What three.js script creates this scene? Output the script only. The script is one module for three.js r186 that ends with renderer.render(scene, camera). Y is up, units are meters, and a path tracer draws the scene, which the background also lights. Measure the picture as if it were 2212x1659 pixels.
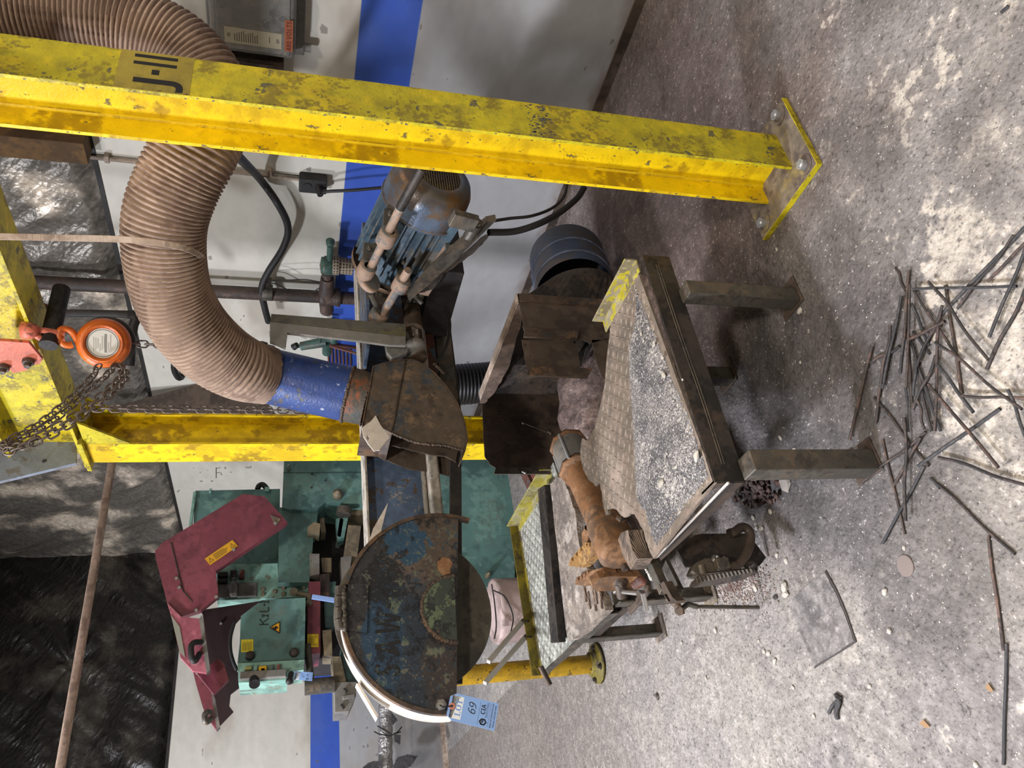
import * as THREE from 'three';
import { RoundedBoxGeometry } from 'three/addons/geometries/RoundedBoxGeometry.js';
import { mergeGeometries } from 'three/addons/utils/BufferGeometryUtils.js';
import { RectAreaLightUniformsLib } from 'three/addons/lights/RectAreaLightUniformsLib.js';
import { FontLoader } from 'three/addons/loaders/FontLoader.js';
import { TextGeometry } from 'three/addons/geometries/TextGeometry.js';

// ---------------------------------------------------------------- camera, light, exposure
const scene = new THREE.Scene();
const V = (x, y, z) => new THREE.Vector3(x, y, z);
const F = 1649.5, PITCH = 0.28648, YAW = 0.60406, ROLL = 0.02193, EYE = V(0, 1.6, 0);
const fw = V(Math.sin(YAW) * Math.cos(PITCH), -Math.sin(PITCH), -Math.cos(YAW) * Math.cos(PITCH));
const rt0 = V(Math.cos(YAW), 0, Math.sin(YAW)), up0 = rt0.clone().cross(fw);
const rt = rt0.clone().multiplyScalar(Math.cos(ROLL)).addScaledVector(up0, Math.sin(ROLL));
const up = up0.clone().multiplyScalar(Math.cos(ROLL)).addScaledVector(rt0, -Math.sin(ROLL));
const camera = new THREE.PerspectiveCamera(2 * Math.atan(829.5 / F) * 180 / Math.PI, 2212 / 1659, 0.05, 60);
camera.position.copy(EYE);                                  // the phone was held on its side: image right is world down
camera.quaternion.setFromRotationMatrix(new THREE.Matrix4().makeBasis(up.clone().negate(), rt, fw.clone().negate()));
const renderer = new THREE.WebGLRenderer({ antialias: true });
renderer.toneMapping = THREE.LinearToneMapping;
renderer.toneMappingExposure = 1.0;
renderer.shadowMap.enabled = true;
RectAreaLightUniformsLib.init();
scene.background = new THREE.Color(0x0a0a0c);
// overhead bay lamps: x, z, width, depth, intensity, colour, which
const LAMPS = [
  [-2.4, -2.9, 0.6, 0.5, 520, 0xf2f4ff, 'white high bay lamp hanging over the left side of the floor'],
  [-0.7, -0.3, 0.4, 0.35, 210, 0xfff5ea, 'warm high bay lamp hanging straight over the camera'],
  [-0.6, 1.9, 0.5, 0.4, 310, 0xfff5e8, 'warm high bay lamp hanging behind the camera'],
  [3.0, 0.05, 0.45, 0.35, 110, 0xfff2e6, 'warm high bay lamp hanging near the right wall'],
  [-1.2, -5.4, 0.6, 0.5, 330, 0xf2f5ff, 'white high bay lamp hanging before the back wall'],
];
const LAMP_Y = 4.7;

// a pixel of the photograph turned into a point on a plane of the place
const ray = (x, y) => fw.clone().multiplyScalar(F).addScaledVector(rt, 1659 - y - 829.5).addScaledVector(up, -(x - 1106));
const on = (k) => (x, y, v) => { const d = ray(x, y); return EYE.clone().addScaledVector(d, (v - EYE[k]) / d[k]); };
const PX = on('x'), PY = on('y'), PZ = on('z');

// ---------------------------------------------------------------- helpers
let SEED = 12345;
const rnd = () => { SEED = (SEED * 1664525 + 1013904223) >>> 0; return SEED / 4294967296; };
const rr = (a, b) => a + (b - a) * rnd();
const HT = new Float32Array(65536); { let s = 99; for (let i = 0; i < 65536; i++) { s = (s * 1103515245 + 12345) >>> 0; HT[i] = ((s >>> 8) & 0xffff) / 65535; } }
const hsh = (x, y, s) => HT[((x * 73 + y * 9277 + s * 3571) ^ (x * y * 131 + s * 17)) & 65535];
function vn(u, v, f, s) {                                   // periodic value noise on the unit square
  const X = u * f, Y = v * f; let xi = Math.floor(X), yi = Math.floor(Y); const a = X - xi, b = Y - yi;
  const sx = a * a * (3 - 2 * a), sy = b * b * (3 - 2 * b); xi = ((xi % f) + f) % f; yi = ((yi % f) + f) % f; const x1 = (xi + 1) % f, y1 = (yi + 1) % f;
  const p = hsh(xi, yi, s), q = hsh(x1, yi, s), r = hsh(xi, y1, s), t = hsh(x1, y1, s);
  return p + (q - p) * sx + (r - p) * sy + (p - q - r + t) * sx * sy;
}
function fbm(u, v, f, o, s) { let a = 0.5, t = 0, n = 0; for (let i = 0; i < o; i++) { t += a * vn(u, v, f, s + i * 7); n += a; a *= 0.55; f *= 2; } return t / n; }
const sst = (a, b, x) => { x = Math.min(1, Math.max(0, (x - a) / (b - a))); return x * x * (3 - 2 * x); };
const mix3 = (a, b, t) => [a[0] + (b[0] - a[0]) * t, a[1] + (b[1] - a[1]) * t, a[2] + (b[2] - a[2]) * t];
function tex(w, h, fn, srgb = true) {
  const d = new Uint8Array(w * h * 4);
  for (let j = 0, k = 0; j < h; j++) for (let i = 0; i < w; i++, k += 4) {
    const c = fn((i + 0.5) / w, (j + 0.5) / h); 
    if (typeof c === 'number') { d[k] = d[k + 1] = d[k + 2] = Math.max(0, Math.min(255, c * 255)); } else { d[k] = Math.max(0, Math.min(255, c[0])); d[k + 1] = Math.max(0, Math.min(255, c[1])); d[k + 2] = Math.max(0, Math.min(255, c[2])); }
    d[k + 3] = 255;
  }
  const t = new THREE.DataTexture(d, w, h); t.magFilter = THREE.LinearFilter; t.minFilter = THREE.LinearMipmapLinearFilter; t.generateMipmaps = true;
  t.wrapS = t.wrapT = THREE.RepeatWrapping; if (srgb) t.colorSpace = THREE.SRGBColorSpace; t.needsUpdate = true; return t;
}
// raised lugs of tread plate: short ridges at two diagonals, inside an outline on the plane y = h
function lugs(poly, h, pitch, L, W, H) {
  const pos = [], inside = (x, z) => { let c = false; for (let i = 0, j = poly.length - 1; i < poly.length; j = i++) { const a = poly[i], b = poly[j]; if ((a.z > z) !== (b.z > z) && x < (b.x - a.x) * (z - a.z) / (b.z - a.z) + a.x) c = !c; } return c; };
  const xs = poly.map((q) => q.x), zs = poly.map((q) => q.z); let i = 0;
  for (let x = Math.min(...xs); x < Math.max(...xs); x += pitch, i++) { let j = 0; for (let z = Math.min(...zs); z < Math.max(...zs); z += pitch, j++) { const s = (i + j) & 1 ? 1 : -1, dx = 0.7071, dz = 0.7071 * s, e = L / 2 + 0.004; if (![-1, 1].every((k) => inside(x + k * dx * e, z + k * dz * e))) continue; const P = [[-L / 2, 0, 0], [0, 0, -W / 2], [L / 2, 0, 0], [0, 0, W / 2], [-L / 5, H, 0], [L / 5, H, 0]].map(([a, b, c]) => [x + a * dx - c * dz, h + b, z + a * dz + c * dx]); for (const t of [[0, 3, 4], [3, 5, 4], [3, 2, 5], [2, 1, 5], [1, 4, 5], [1, 0, 4]]) for (const k of t) pos.push(...P[k]); } }
  const g = new THREE.BufferGeometry(); g.setAttribute('position', new THREE.Float32BufferAttribute(pos, 3)); g.computeVertexNormals(); return g;
}
const per = (t, p, q) => { t.repeat.set(1 / p, 1 / (q || p)); return t; };
const grain = per(tex(256, 256, (u, v) => 0.5 * fbm(u, v, 8, 5, 3) + 0.5 * fbm(u, v, 64, 2, 9), false), 0.35);
// worn paint: base colour, then layers [colour, coverage 0..1, frequency, seed, softness, stretch]
function worn(base, layers, o = {}) {
  const n = o.n || 384;
  const map = per(tex(n, n, (u, v) => {
    let c = base; const g = fbm(u, v, 24, 3, 77) - 0.5, m = fbm(u, v, 3, 4, 55) - 0.5;
    for (const [col, cov, f, s, soft = 0.04, st = 1] of layers) { const x = 1 / (1 + Math.exp(-13 * (fbm(u, v, f, 3, s) - 0.5 + (fbm(u, v, f * 6, 4, s + 3) - 0.5) * 0.62))); const sf = o.hard || cov < 0.15 ? soft : Math.max(soft, 0.28); const k = sst(1 - cov - sf, 1 - cov + sf, x) * (o.hard ? 1 : 0.85); if (k > 0) c = mix3(c, col, k); }
    const w = 1 + g * (o.g ?? 0.22) + m * (o.m ?? 0.25); return [c[0] * w, c[1] * w, c[2] * w];
  }), o.p || 0.6);
  return new THREE.MeshStandardMaterial({ map, roughness: o.r ?? 0.7, metalness: o.metal ?? 0, bumpMap: o.nb ? null : grain, bumpScale: o.b ?? 0.0012 });
}
const flat = (c, r = 0.7, metal = 0) => new THREE.MeshStandardMaterial({ color: c, roughness: r, metalness: metal });

// geometry
function box(x0, x1, y0, y1, z0, z1, r = 0.003) {
  const w = Math.abs(x1 - x0), h = Math.abs(y1 - y0), d = Math.abs(z1 - z0), m = Math.min(w, h, d);
  const g = new RoundedBoxGeometry(w, h, d, 1, Math.min(r, m * 0.3)); g.translate((x0 + x1) / 2, (y0 + y1) / 2, (z0 + z1) / 2); return g;
}
const orient = (g, p, dir) => { g.applyQuaternion(new THREE.Quaternion().setFromUnitVectors(V(0, 1, 0), dir.clone().normalize())); g.translate(p.x, p.y, p.z); return g; };
function cyl(a, b, r, r2 = r, seg = 20, open = false) { const d = b.clone().sub(a), L = d.length(); const g = new THREE.CylinderGeometry(r2, r, L, seg, 1, open); g.translate(0, L / 2, 0); return orient(g, a, d); }
function lathe(a, dir, prof, seg = 32) { return orient(new THREE.LatheGeometry(prof.map(([r, h]) => new THREE.Vector2(Math.max(r, 1e-4), h)), seg), a, dir); }
function tube(pts, r, seg, rad = 8, closed = false, tension = 0.5) { return new THREE.TubeGeometry(new THREE.CatmullRomCurve3(pts, closed, 'catmullrom', tension), seg || pts.length * 6, r, rad, closed); }
function bar(a, b, w, t, hint = V(0, 1, 0)) {                // rectangular bar from a to b; w along hint, t across
  const d = b.clone().sub(a), L = d.length(); d.normalize(); const s = d.clone().cross(hint).normalize(), n = s.clone().cross(d);
  const g = new RoundedBoxGeometry(t, w, L, 1, Math.min(0.003, t * 0.3)); g.applyMatrix4(new THREE.Matrix4().makeBasis(s, n, d.clone().negate()).setPosition(a.clone().add(b).multiplyScalar(0.5))); return g;
}
function prism(pts, vec, holes = []) {                       // a planar outline given thickness along vec
  const n = vec.clone().normalize(), e1 = pts[1].clone().sub(pts[0]).projectOnPlane(n).normalize(), e2 = n.clone().cross(e1), o = pts[0];
  const f = (p) => new THREE.Vector2(p.clone().sub(o).dot(e1), p.clone().sub(o).dot(e2));
  let all = [pts, ...holes].map((l) => { const c = l.map(f); return { l, c }; });
  all = all.map(({ l, c }, i) => (THREE.ShapeUtils.isClockWise(c) === (i === 0)) ? { l: l.slice().reverse(), c: c.slice().reverse() } : { l, c });
  const tri = THREE.ShapeUtils.triangulateShape(all[0].c, all.slice(1).map((a) => a.c)), P = all.flatMap((a) => a.l), pos = [];
  const put = (...a) => a.forEach((p) => pos.push(p.x, p.y, p.z)), q = (p) => p.clone().add(vec);
  for (const [a, b, c] of tri) { put(q(P[a]), q(P[b]), q(P[c])); put(P[a], P[c], P[b]); }
  for (const { l } of all) for (let i = 0; i < l.length; i++) { const a = l[i], b = l[(i + 1) % l.length]; put(a, b, q(b)); put(a, q(b), q(a)); }
  const g = new THREE.BufferGeometry(); g.setAttribute('position', new THREE.Float32BufferAttribute(pos, 3)); g.computeVertexNormals(); return g;
}
const ZP = (z, list) => list.map(([x, y]) => PZ(x, y, z)), XP = (x0, list) => list.map(([x, y]) => PX(x, y, x0)), YP = (h, list) => list.map(([x, y]) => PY(x, y, h));
function hex(p, dir, r, h) { return orient(new THREE.CylinderGeometry(r, r, h, 6).translate(0, h / 2, 0), p, dir); }
function bolt(p, dir, r = 0.012, h = 0.012, washer = true) { const n = dir.clone().normalize(), l = [hex(p.clone().addScaledVector(n, washer ? 0.003 : 0), dir, r, h), cyl(p.clone().addScaledVector(n, h), p.clone().addScaledVector(n, h + 0.006), r * 0.55, r * 0.5, 10)]; if (washer) l.push(cyl(p, p.clone().addScaledVector(n, 0.003), r * 1.7, r * 1.7, 20)); return l; }
function weld(pts, r, n = 40) {
  n = Math.round(n * 2); r *= 0.72;                              // lumpy weld bead along a line
  const c = new THREE.CatmullRomCurve3(pts), l = []; const k = Math.max(6, n);
  for (let i = 0; i < k; i++) { const g = new THREE.IcosahedronGeometry(r * rr(0.8, 1.5), 1); g.scale(rr(0.9, 1.3), rr(0.8, 1.2), rr(0.8, 1.2)); const p = c.getPoint((i + rnd() * 0.6) / k); g.translate(p.x + rr(-r, r) * 0.35, p.y + rr(-r, r) * 0.35, p.z + rr(-r, r) * 0.35); l.push(g); }
  return mergeGeometries(l.map(plain));
}
function jag(pts, n, amp, axis) { const o = []; for (let i = 0; i < pts.length - 1; i++) for (let j = 0; j < n; j++) { const p = pts[i].clone().lerp(pts[i + 1], j / n); if (i + j > 0) p.addScaledVector(axis, rr(-amp, amp)); o.push(p); } o.push(pts[pts.length - 1].clone()); return o; }
function ripple(curve, n, ribs, r, amp, seg = 32) {          // corrugated hose skin
  const g = new THREE.TubeGeometry(curve, n, 1, seg, false), P = g.attributes.position, N = g.attributes.normal, pos = [];
  const fr = []; for (let i = 0; i <= n; i++) fr.push(curve.getPointAt(i / n));
  for (let i = 0; i <= n; i++) { const t = i / n, k = Math.pow(Math.abs(Math.cos(Math.PI * ribs * t)), 0.6), R = (typeof r === 'function' ? r(t) : r) - amp * (1 - k); for (let j = 0; j <= seg; j++) { const q = i * (seg + 1) + j; P.setXYZ(q, fr[i].x + N.getX(q) * R, fr[i].y + N.getY(q) * R, fr[i].z + N.getZ(q) * R); } }
  g.computeVertexNormals(); return g;
}
function plain(g) { g = g.index ? g.toNonIndexed() : g; for (const k of Object.keys(g.attributes)) if (!['position', 'normal', 'uv'].includes(k)) g.deleteAttribute(k); if (!g.attributes.uv) g.setAttribute('uv', new THREE.Float32BufferAttribute(new Float32Array(g.attributes.position.count * 2), 2)); return g; }
function boxUV(g) {
  const p = g.attributes.position, uv = g.attributes.uv, a = V(0, 0, 0), b = V(0, 0, 0), c = V(0, 0, 0), n = V(0, 0, 0);
  for (let i = 0; i < p.count; i += 3) {
    a.fromBufferAttribute(p, i); b.fromBufferAttribute(p, i + 1); c.fromBufferAttribute(p, i + 2); n.copy(b).sub(a).cross(c.clone().sub(a));
    const x = Math.abs(n.x), y = Math.abs(n.y), z = Math.abs(n.z);
    for (let k = 0; k < 3; k++) { const q = [a, b, c][k]; if (y >= x && y >= z) uv.setXY(i + k, q.x, q.z); else if (x >= z) uv.setXY(i + k, q.y, q.z); else uv.setXY(i + k, q.x, q.y); }
  }
}
const used = {};
const numbered = (n) => { used[n] = (used[n] ?? -1) + 1; return used[n] ? `${n}_${String(used[n]).padStart(3, '0')}` : n; };
const tag = (o, label, category, group) => { o.userData.label = label; if (category) o.userData.category = category; if (group) o.userData.group = group; return o; };
function thing(name, label, category, p, group) { const o = new THREE.Group(); o.name = numbered(name); o.position.copy(p); o.userData.o = undefined; delete o.userData.o; org.set(o, p.clone()); scene.add(o); return tag(o, label, category, group); }
const org = new Map();
// one mesh of a thing (or of the setting); geometries are given in the place's own metres
function obj(name, geos, mat, parent, label, keepUV) {
  geos = (Array.isArray(geos) ? geos.flat(2) : [geos]).map(plain); const g = geos.length > 1 ? mergeGeometries(geos) : geos[0]; if (!keepUV) boxUV(g);
  const o = parent && org.get(parent); if (o) g.translate(-o.x, -o.y, -o.z);
  const m = new THREE.Mesh(g, mat); m.castShadow = m.receiveShadow = true; m.name = parent ? name : numbered(name); if (o) org.set(m, o); if (label) m.userData.label = label; (parent || scene).add(m); return m;
}
function solo(name, geos, mat, label, category, group, keepUV) { const gs = (Array.isArray(geos) ? geos.flat(2) : [geos]).map(plain), g = gs.length > 1 ? mergeGeometries(gs) : gs[0]; if (!keepUV) boxUV(g); g.computeBoundingBox(); const c = g.boundingBox.getCenter(V(0, 0, 0)); c.y = g.boundingBox.min.y; g.translate(-c.x, -c.y, -c.z); const m = new THREE.Mesh(g, mat); m.name = numbered(name); m.position.copy(c); m.castShadow = m.receiveShadow = true; scene.add(m); return tag(m, label, category, group); }
const struct = (name, geos, mat, keepUV) => { const m = obj(name, geos, mat, null, null, keepUV); m.userData.kind = 'structure'; return m; };
const print = (w, h, draw) => { const c = document.createElement('canvas'); c.width = w; c.height = h; draw(c.getContext('2d'), w, h); const t = new THREE.CanvasTexture(c); t.colorSpace = THREE.SRGBColorSpace; return t; };
// a printed sheet: corner, edge vectors (right, up), thickness
function sheet(p, ex, ey, th = 0.0006) { const n = ex.clone().cross(ey).normalize().multiplyScalar(th); const pos = [], uv = []; const q = [[0, 0], [1, 0], [1, 1], [0, 0], [1, 1], [0, 1]]; const at = (u, v, k) => p.clone().addScaledVector(ex, u).addScaledVector(ey, v).addScaledVector(n, k);
  for (const [u, v] of q) { const r = at(u, v, 1); pos.push(r.x, r.y, r.z); uv.push(u, v); } for (const [u, v] of q.slice().reverse()) { const r = at(u, v, 0); pos.push(r.x, r.y, r.z); uv.push(0.02, 0.02); }
  for (const [a, b] of [[[0, 0], [1, 0]], [[1, 0], [1, 1]], [[1, 1], [0, 1]], [[0, 1], [0, 0]]]) for (const [c, k] of [[a, 0], [b, 0], [b, 1], [a, 0], [b, 1], [a, 1]]) { const r = at(c[0], c[1], k); pos.push(r.x, r.y, r.z); uv.push(0.02, 0.02); }
  const g = new THREE.BufferGeometry(); g.setAttribute('position', new THREE.Float32BufferAttribute(pos, 3)); g.setAttribute('uv', new THREE.Float32BufferAttribute(uv, 2)); g.computeVertexNormals(); return g; }
const fonts = { bold: await new FontLoader().loadAsync('fonts/droid/droid_sans_bold.typeface.json') };
function text(s, size, p, ex, ey, th = 0.0006) { const g = new TextGeometry(s, { font: fonts.bold, size, depth: th, curveSegments: 4 }); const n = ex.clone().cross(ey); g.applyMatrix4(new THREE.Matrix4().makeBasis(ex, ey, n).setPosition(p)); return g; }

// ---------------------------------------------------------------- materials
const M = {};
M.yellow = worn([236, 202, 10], [[[208, 172, 12], 0.42, 4, 11, 0.2], [[96, 88, 70], 0.012, 18, 21, 0.006], [[150, 118, 20], 0.2, 6, 31, 0.2]], { g: 0.12, m: 0.12, r: 0.45, n: 512, p: 0.8 });
M.yellowDirtyShade = worn([190, 176, 24], [[[160, 148, 34], 0.48, 4, 12, 0.15], [[208, 184, 20], 0.3, 6, 13, 0.1], [[82, 80, 78], 0.025, 14, 23, 0.01], [[132, 116, 36], 0.25, 14, 33, 0.2]], { g: 0.25, m: 0.2, r: 0.5, n: 512, p: 0.8, b: 0.002 });
M.plateTan = worn([128, 116, 100], [[[96, 84, 78], 0.4, 5, 3, 0.1], [[150, 134, 80], 0.15, 7, 8, 0.1]], { g: 0.5 });
M.rust = worn([84, 70, 58], [[[58, 48, 42], 0.4, 4, 5, 0.1], [[112, 84, 60], 0.22, 7, 6, 0.1], [[52, 62, 72], 0.06, 6, 7, 0.05]], { g: 0.3, r: 0.62, metal: 0.15 });
M.rustBlue = worn([92, 80, 68], [[[56, 68, 84], 0.16, 4, 41, 0.08], [[68, 58, 50], 0.4, 5, 42, 0.2], [[122, 100, 80], 0.08, 14, 43, 0.05]], { g: 0.3, r: 0.55, metal: 0.15 });
M.dustTan = worn([172, 152, 134], [[[140, 122, 106], 0.35, 5, 51, 0.1], [[196, 178, 160], 0.25, 8, 52, 0.1]], { g: 0.2, r: 0.95 });
M.dustWhite = worn([205, 196, 184], [[[180, 170, 160], 0.3, 5, 53, 0.1]], { g: 0.15, r: 0.95 });
M.sheet = worn([80, 68, 58], [[[62, 52, 46], 0.4, 4, 61, 0.12], [[98, 84, 72], 0.3, 3, 62, 0.2]], { g: 0.14, m: 0.3, r: 0.6, metal: 0.2 });
M.dark = worn([64, 57, 51], [[[36, 33, 31], 0.4, 5, 63, 0.1], [[80, 66, 54], 0.2, 7, 64, 0.06]], { g: 0.3, r: 0.6, metal: 0.25 });
M.steel = worn([92, 88, 80], [[[70, 66, 60], 0.4, 5, 65, 0.1], [[112, 98, 82], 0.2, 8, 66, 0.06]], { g: 0.25, r: 0.5, metal: 0.4 });
M.blue = worn([46, 68, 124], [[[38, 56, 106], 0.4, 3, 71, 0.3], [[180, 182, 190], 0.018, 22, 72, 0.008], [[84, 76, 70], 0.08, 5, 73, 0.05]], { g: 0.12, r: 0.4 });
M.beamBlue = worn([84, 102, 128], [[[92, 80, 68], 0.45, 7, 81, 0.04], [[134, 132, 130], 0.06, 14, 83, 0.04]], { g: 0.3, r: 0.6, hard: 1 });
M.beamDust = worn([176, 168, 154], [[[140, 130, 116], 0.3, 5, 84, 0.1], [[110, 110, 106], 0.15, 10, 85, 0.05]], { g: 0.15, r: 0.9 });
M.orangeRust = worn([136, 96, 62], [[[112, 80, 54], 0.4, 4, 91, 0.25], [[152, 116, 84], 0.3, 6, 92, 0.2], [[96, 78, 64], 0.15, 5, 93, 0.1]], { g: 0.2, r: 0.7, metal: 0.1 });
M.redRust = worn([104, 62, 50], [[[80, 56, 48], 0.4, 5, 94, 0.1], [[70, 96, 110], 0.1, 8, 95, 0.05]], { g: 0.3, r: 0.7 });
M.hose = worn([150, 128, 110], [[[122, 100, 86], 0.4, 4, 96, 0.2], [[170, 146, 128], 0.25, 6, 97, 0.15]], { g: 0.14, r: 0.92 });
M.hoseDark = worn([100, 84, 72], [[[78, 66, 58], 0.4, 4, 98, 0.2]], { g: 0.14, r: 0.9 });
M.rubber = new THREE.MeshStandardMaterial({ color: 0x1c1a19, roughness: 0.6 });
M.blackHose = new THREE.MeshStandardMaterial({ color: 0x2a2a2a, roughness: 0.42 });
M.black = worn([30, 28, 27], [[[46, 40, 36], 0.3, 6, 99, 0.1]], { g: 0.2, r: 0.6 });
M.pipeBrown = worn([64, 50, 44], [[[48, 40, 36], 0.4, 5, 101, 0.1], [[96, 76, 64], 0.2, 9, 102, 0.1]], { g: 0.2, r: 0.6 });
M.conduit = worn([156, 140, 122], [[[126, 112, 98], 0.4, 6, 103, 0.1]], { g: 0.15, r: 0.6, metal: 0.1 });
M.greenFit = worn([70, 102, 92], [[[96, 86, 72], 0.3, 6, 104, 0.1], [[54, 80, 74], 0.3, 7, 105, 0.1]], { g: 0.2, r: 0.5 });
M.motor = worn([78, 96, 108], [[[112, 104, 94], 0.34, 6, 106, 0.1], [[58, 74, 88], 0.35, 5, 107, 0.1]], { g: 0.25, r: 0.45, metal: 0.1 });
M.motorDust = worn([150, 126, 108], [[[100, 104, 106], 0.4, 6, 108, 0.1]], { g: 0.2, r: 0.8 });
M.bright = new THREE.MeshStandardMaterial({ color: 0xb8b4ac, roughness: 0.3, metalness: 0.85 });
M.zinc = new THREE.MeshStandardMaterial({ color: 0xb4b6b8, roughness: 0.42, metalness: 0.6 });
M.teal = worn([86, 122, 116], [[[68, 100, 97], 0.42, 3, 111, 0.25], [[108, 146, 136], 0.3, 5, 112, 0.2], [[92, 104, 96], 0.06, 9, 113, 0.2]], { g: 0.12, r: 0.55, p: 0.9 });
M.tealLight = worn([142, 184, 168], [[[112, 156, 144], 0.4, 4, 114, 0.2], [[126, 116, 96], 0.06, 12, 115, 0.05]], { g: 0.1, r: 0.55 });
M.tealDark = worn([50, 78, 76], [[[38, 58, 58], 0.4, 4, 116, 0.2]], { g: 0.15, r: 0.6 });
M.maroon = worn([120, 56, 67], [[[100, 48, 58], 0.4, 3, 117, 0.25], [[134, 68, 78], 0.2, 6, 118, 0.2]], { g: 0.1, r: 0.5, p: 0.9 });
M.pinkPaint = worn([190, 110, 122], [[[206, 146, 148], 0.3, 5, 119, 0.1], [[150, 80, 92], 0.3, 4, 120, 0.15]], { g: 0.14, r: 0.45 });
M.machineTan = worn([128, 116, 92], [[[100, 92, 76], 0.4, 5, 121, 0.15]], { g: 0.2, r: 0.6 });
M.greyPaint = worn([118, 116, 110], [[[96, 94, 92], 0.4, 4, 122, 0.2], [[136, 128, 118], 0.2, 8, 123, 0.1]], { g: 0.12, r: 0.5 });
M.hoistOrange = worn([214, 104, 28], [[[184, 84, 26], 0.3, 4, 124, 0.2], [[150, 84, 40], 0.04, 12, 125, 0.05]], { g: 0.08, r: 0.4 });
M.salmon = worn([206, 110, 84], [[[180, 92, 74], 0.35, 4, 126, 0.15], [[110, 60, 50], 0.03, 12, 127, 0.03]], { g: 0.1, r: 0.5 });
M.chain = new THREE.MeshStandardMaterial({ color: 0x6e625a, roughness: 0.5, metalness: 0.5 });
M.foil = new THREE.MeshStandardMaterial({ color: 0xb4b0ac, roughness: 0.32, metalness: 0.75, bumpMap: per(tex(256, 256, (u, v) => fbm(u, v, 8, 5, 5), false), 0.18), bumpScale: 0.02 });
M.rag = worn([70, 68, 68], [[[44, 42, 42], 0.4, 5, 128, 0.1]], { g: 0.4, r: 0.8, b: 0.01 });
M.wood = (() => { const map = per(tex(512, 256, (u, v) => { const r = fbm(u, v * 1, 3, 3, 130) * 10 + v * 26, k = Math.abs(Math.sin(r * 3.1)); const w = 0.7 + 0.3 * k + (fbm(u, v, 32, 3, 131) - 0.5) * 0.5, d = sst(0.5, 0.8, fbm(u, v, 3, 4, 132)); const c = mix3([150, 130, 112], [96, 84, 76], d); return [c[0] * w, c[1] * w, c[2] * w]; }), 0.5, 0.25); return new THREE.MeshStandardMaterial({ map, roughness: 0.9, bumpMap: per(tex(256, 256, (u, v) => Math.abs(Math.sin((fbm(u, v, 3, 3, 130) * 10 + v * 26) * 3.1)), false), 0.5, 0.25), bumpScale: 0.004 }); })();
M.timber = worn([92, 66, 32], [[[70, 50, 26], 0.45, 4, 134, 0.2]], { g: 0.25, r: 0.8 });
M.charWood = worn([136, 124, 112], [[[106, 96, 88], 0.4, 4, 135, 0.3], [[168, 158, 146], 0.3, 5, 136, 0.3]], { g: 0.45, r: 0.95, b: 0.006 });
M.treadGrey = worn([160, 160, 150], [[[136, 136, 128], 0.4, 4, 141, 0.3], [[112, 108, 102], 0.15, 10, 142, 0.2]], { g: 0.5, r: 0.5, metal: 0.2, n: 512 });
M.treadLug = worn([150, 137, 122], [[[128, 115, 102], 0.4, 6, 145, 0.3]], { g: 0.2, r: 0.85 });
M.treadDust = worn([126, 114, 101], [[[110, 99, 88], 0.4, 4, 143, 0.3], [[146, 128, 114], 0.25, 9, 144, 0.3]], { g: 0.22, r: 0.9, n: 512 });

// ---------------------------------------------------------------- the setting
const WX = 3.41, WZ = -8.178, TOP = 2.575;
function wallCol(y, a, s) {
  const e = (fbm(a, y / 2.575, 40, 2, 9) - 0.5) * 0.012; y += e * 0.4;
  let c = y > 1.313 ? [204, 200, 188] : y > 1.041 ? [50, 84, 176] : [160, 160, 160];
  const st = fbm(a, y / 2.575, 6, 5, s), f = fbm(a, y / 2.575, 60, 2, s + 5);
  c = mix3(c, [150, 138, 124], sst(0.55, 0.8, st) * (y > 1.313 || y < 1.041 ? 0.5 : 0.15)); if (y < 0.12) c = mix3(c, [120, 104, 98], sst(0.12, 0.0, y + (f - 0.5) * 0.08) * 0.7);
  if (f > 0.83 && st > 0.45) c = mix3(c, [92, 84, 78], 0.5);
  const w = 1 + (f - 0.5) * 0.06; return [c[0] * w, c[1] * w, c[2] * w];
}
const bumpWall = per(tex(256, 256, (u, v) => fbm(u, v, 6, 5, 150), false), 1.4);
const wallR = new THREE.MeshStandardMaterial({ map: tex(512, 768, (u, v) => wallCol(u * TOP, v, 160)), roughness: 0.55, bumpMap: bumpWall, bumpScale: 0.006 }); wallR.map.repeat.set(1 / TOP, 1 / 5);
const wallB = new THREE.MeshStandardMaterial({ map: tex(768, 512, (u, v) => wallCol(v * TOP, u, 170)), roughness: 0.55, bumpMap: bumpWall, bumpScale: 0.006 }); wallB.map.repeat.set(1 / 5, 1 / TOP);
struct('wall_right', box(WX, WX + 0.2, 0, TOP, WZ - 0.2, 5, 0), wallR);
struct('wall_back', box(-6, WX + 0.2, 0, TOP, WZ - 0.2, WZ, 0), wallB);
const plaster = flat(0x6a6864, 0.9);
struct('wall_left', box(-6.2, -6, 0, 6, WZ - 0.2, 5, 0), plaster);
struct('wall_front', box(-6.2, WX + 0.2, 0, 6, 5, 5.2, 0), plaster);
struct('ceiling', box(-6.2, WX + 0.4, 6, 6.2, WZ - 0.4, 5.2, 0), flat(0x4a4845, 0.9));
struct('trim_1', box(WX - 0.006, WX + 0.03, TOP - 0.012, TOP + 0.012, WZ, 5, 0), M.black);
struct('trim_2', box(-6, WX, TOP - 0.012, TOP + 0.012, WZ - 0.03, WZ + 0.006, 0), M.black);
struct('baseboard_right', box(WX - 0.012, WX, 0, 0.05, WZ, 5, 0), M.sheet);
struct('baseboard_back', box(-6, WX, 0, 0.05, WZ, WZ + 0.012, 0), M.dustTan);
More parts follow.
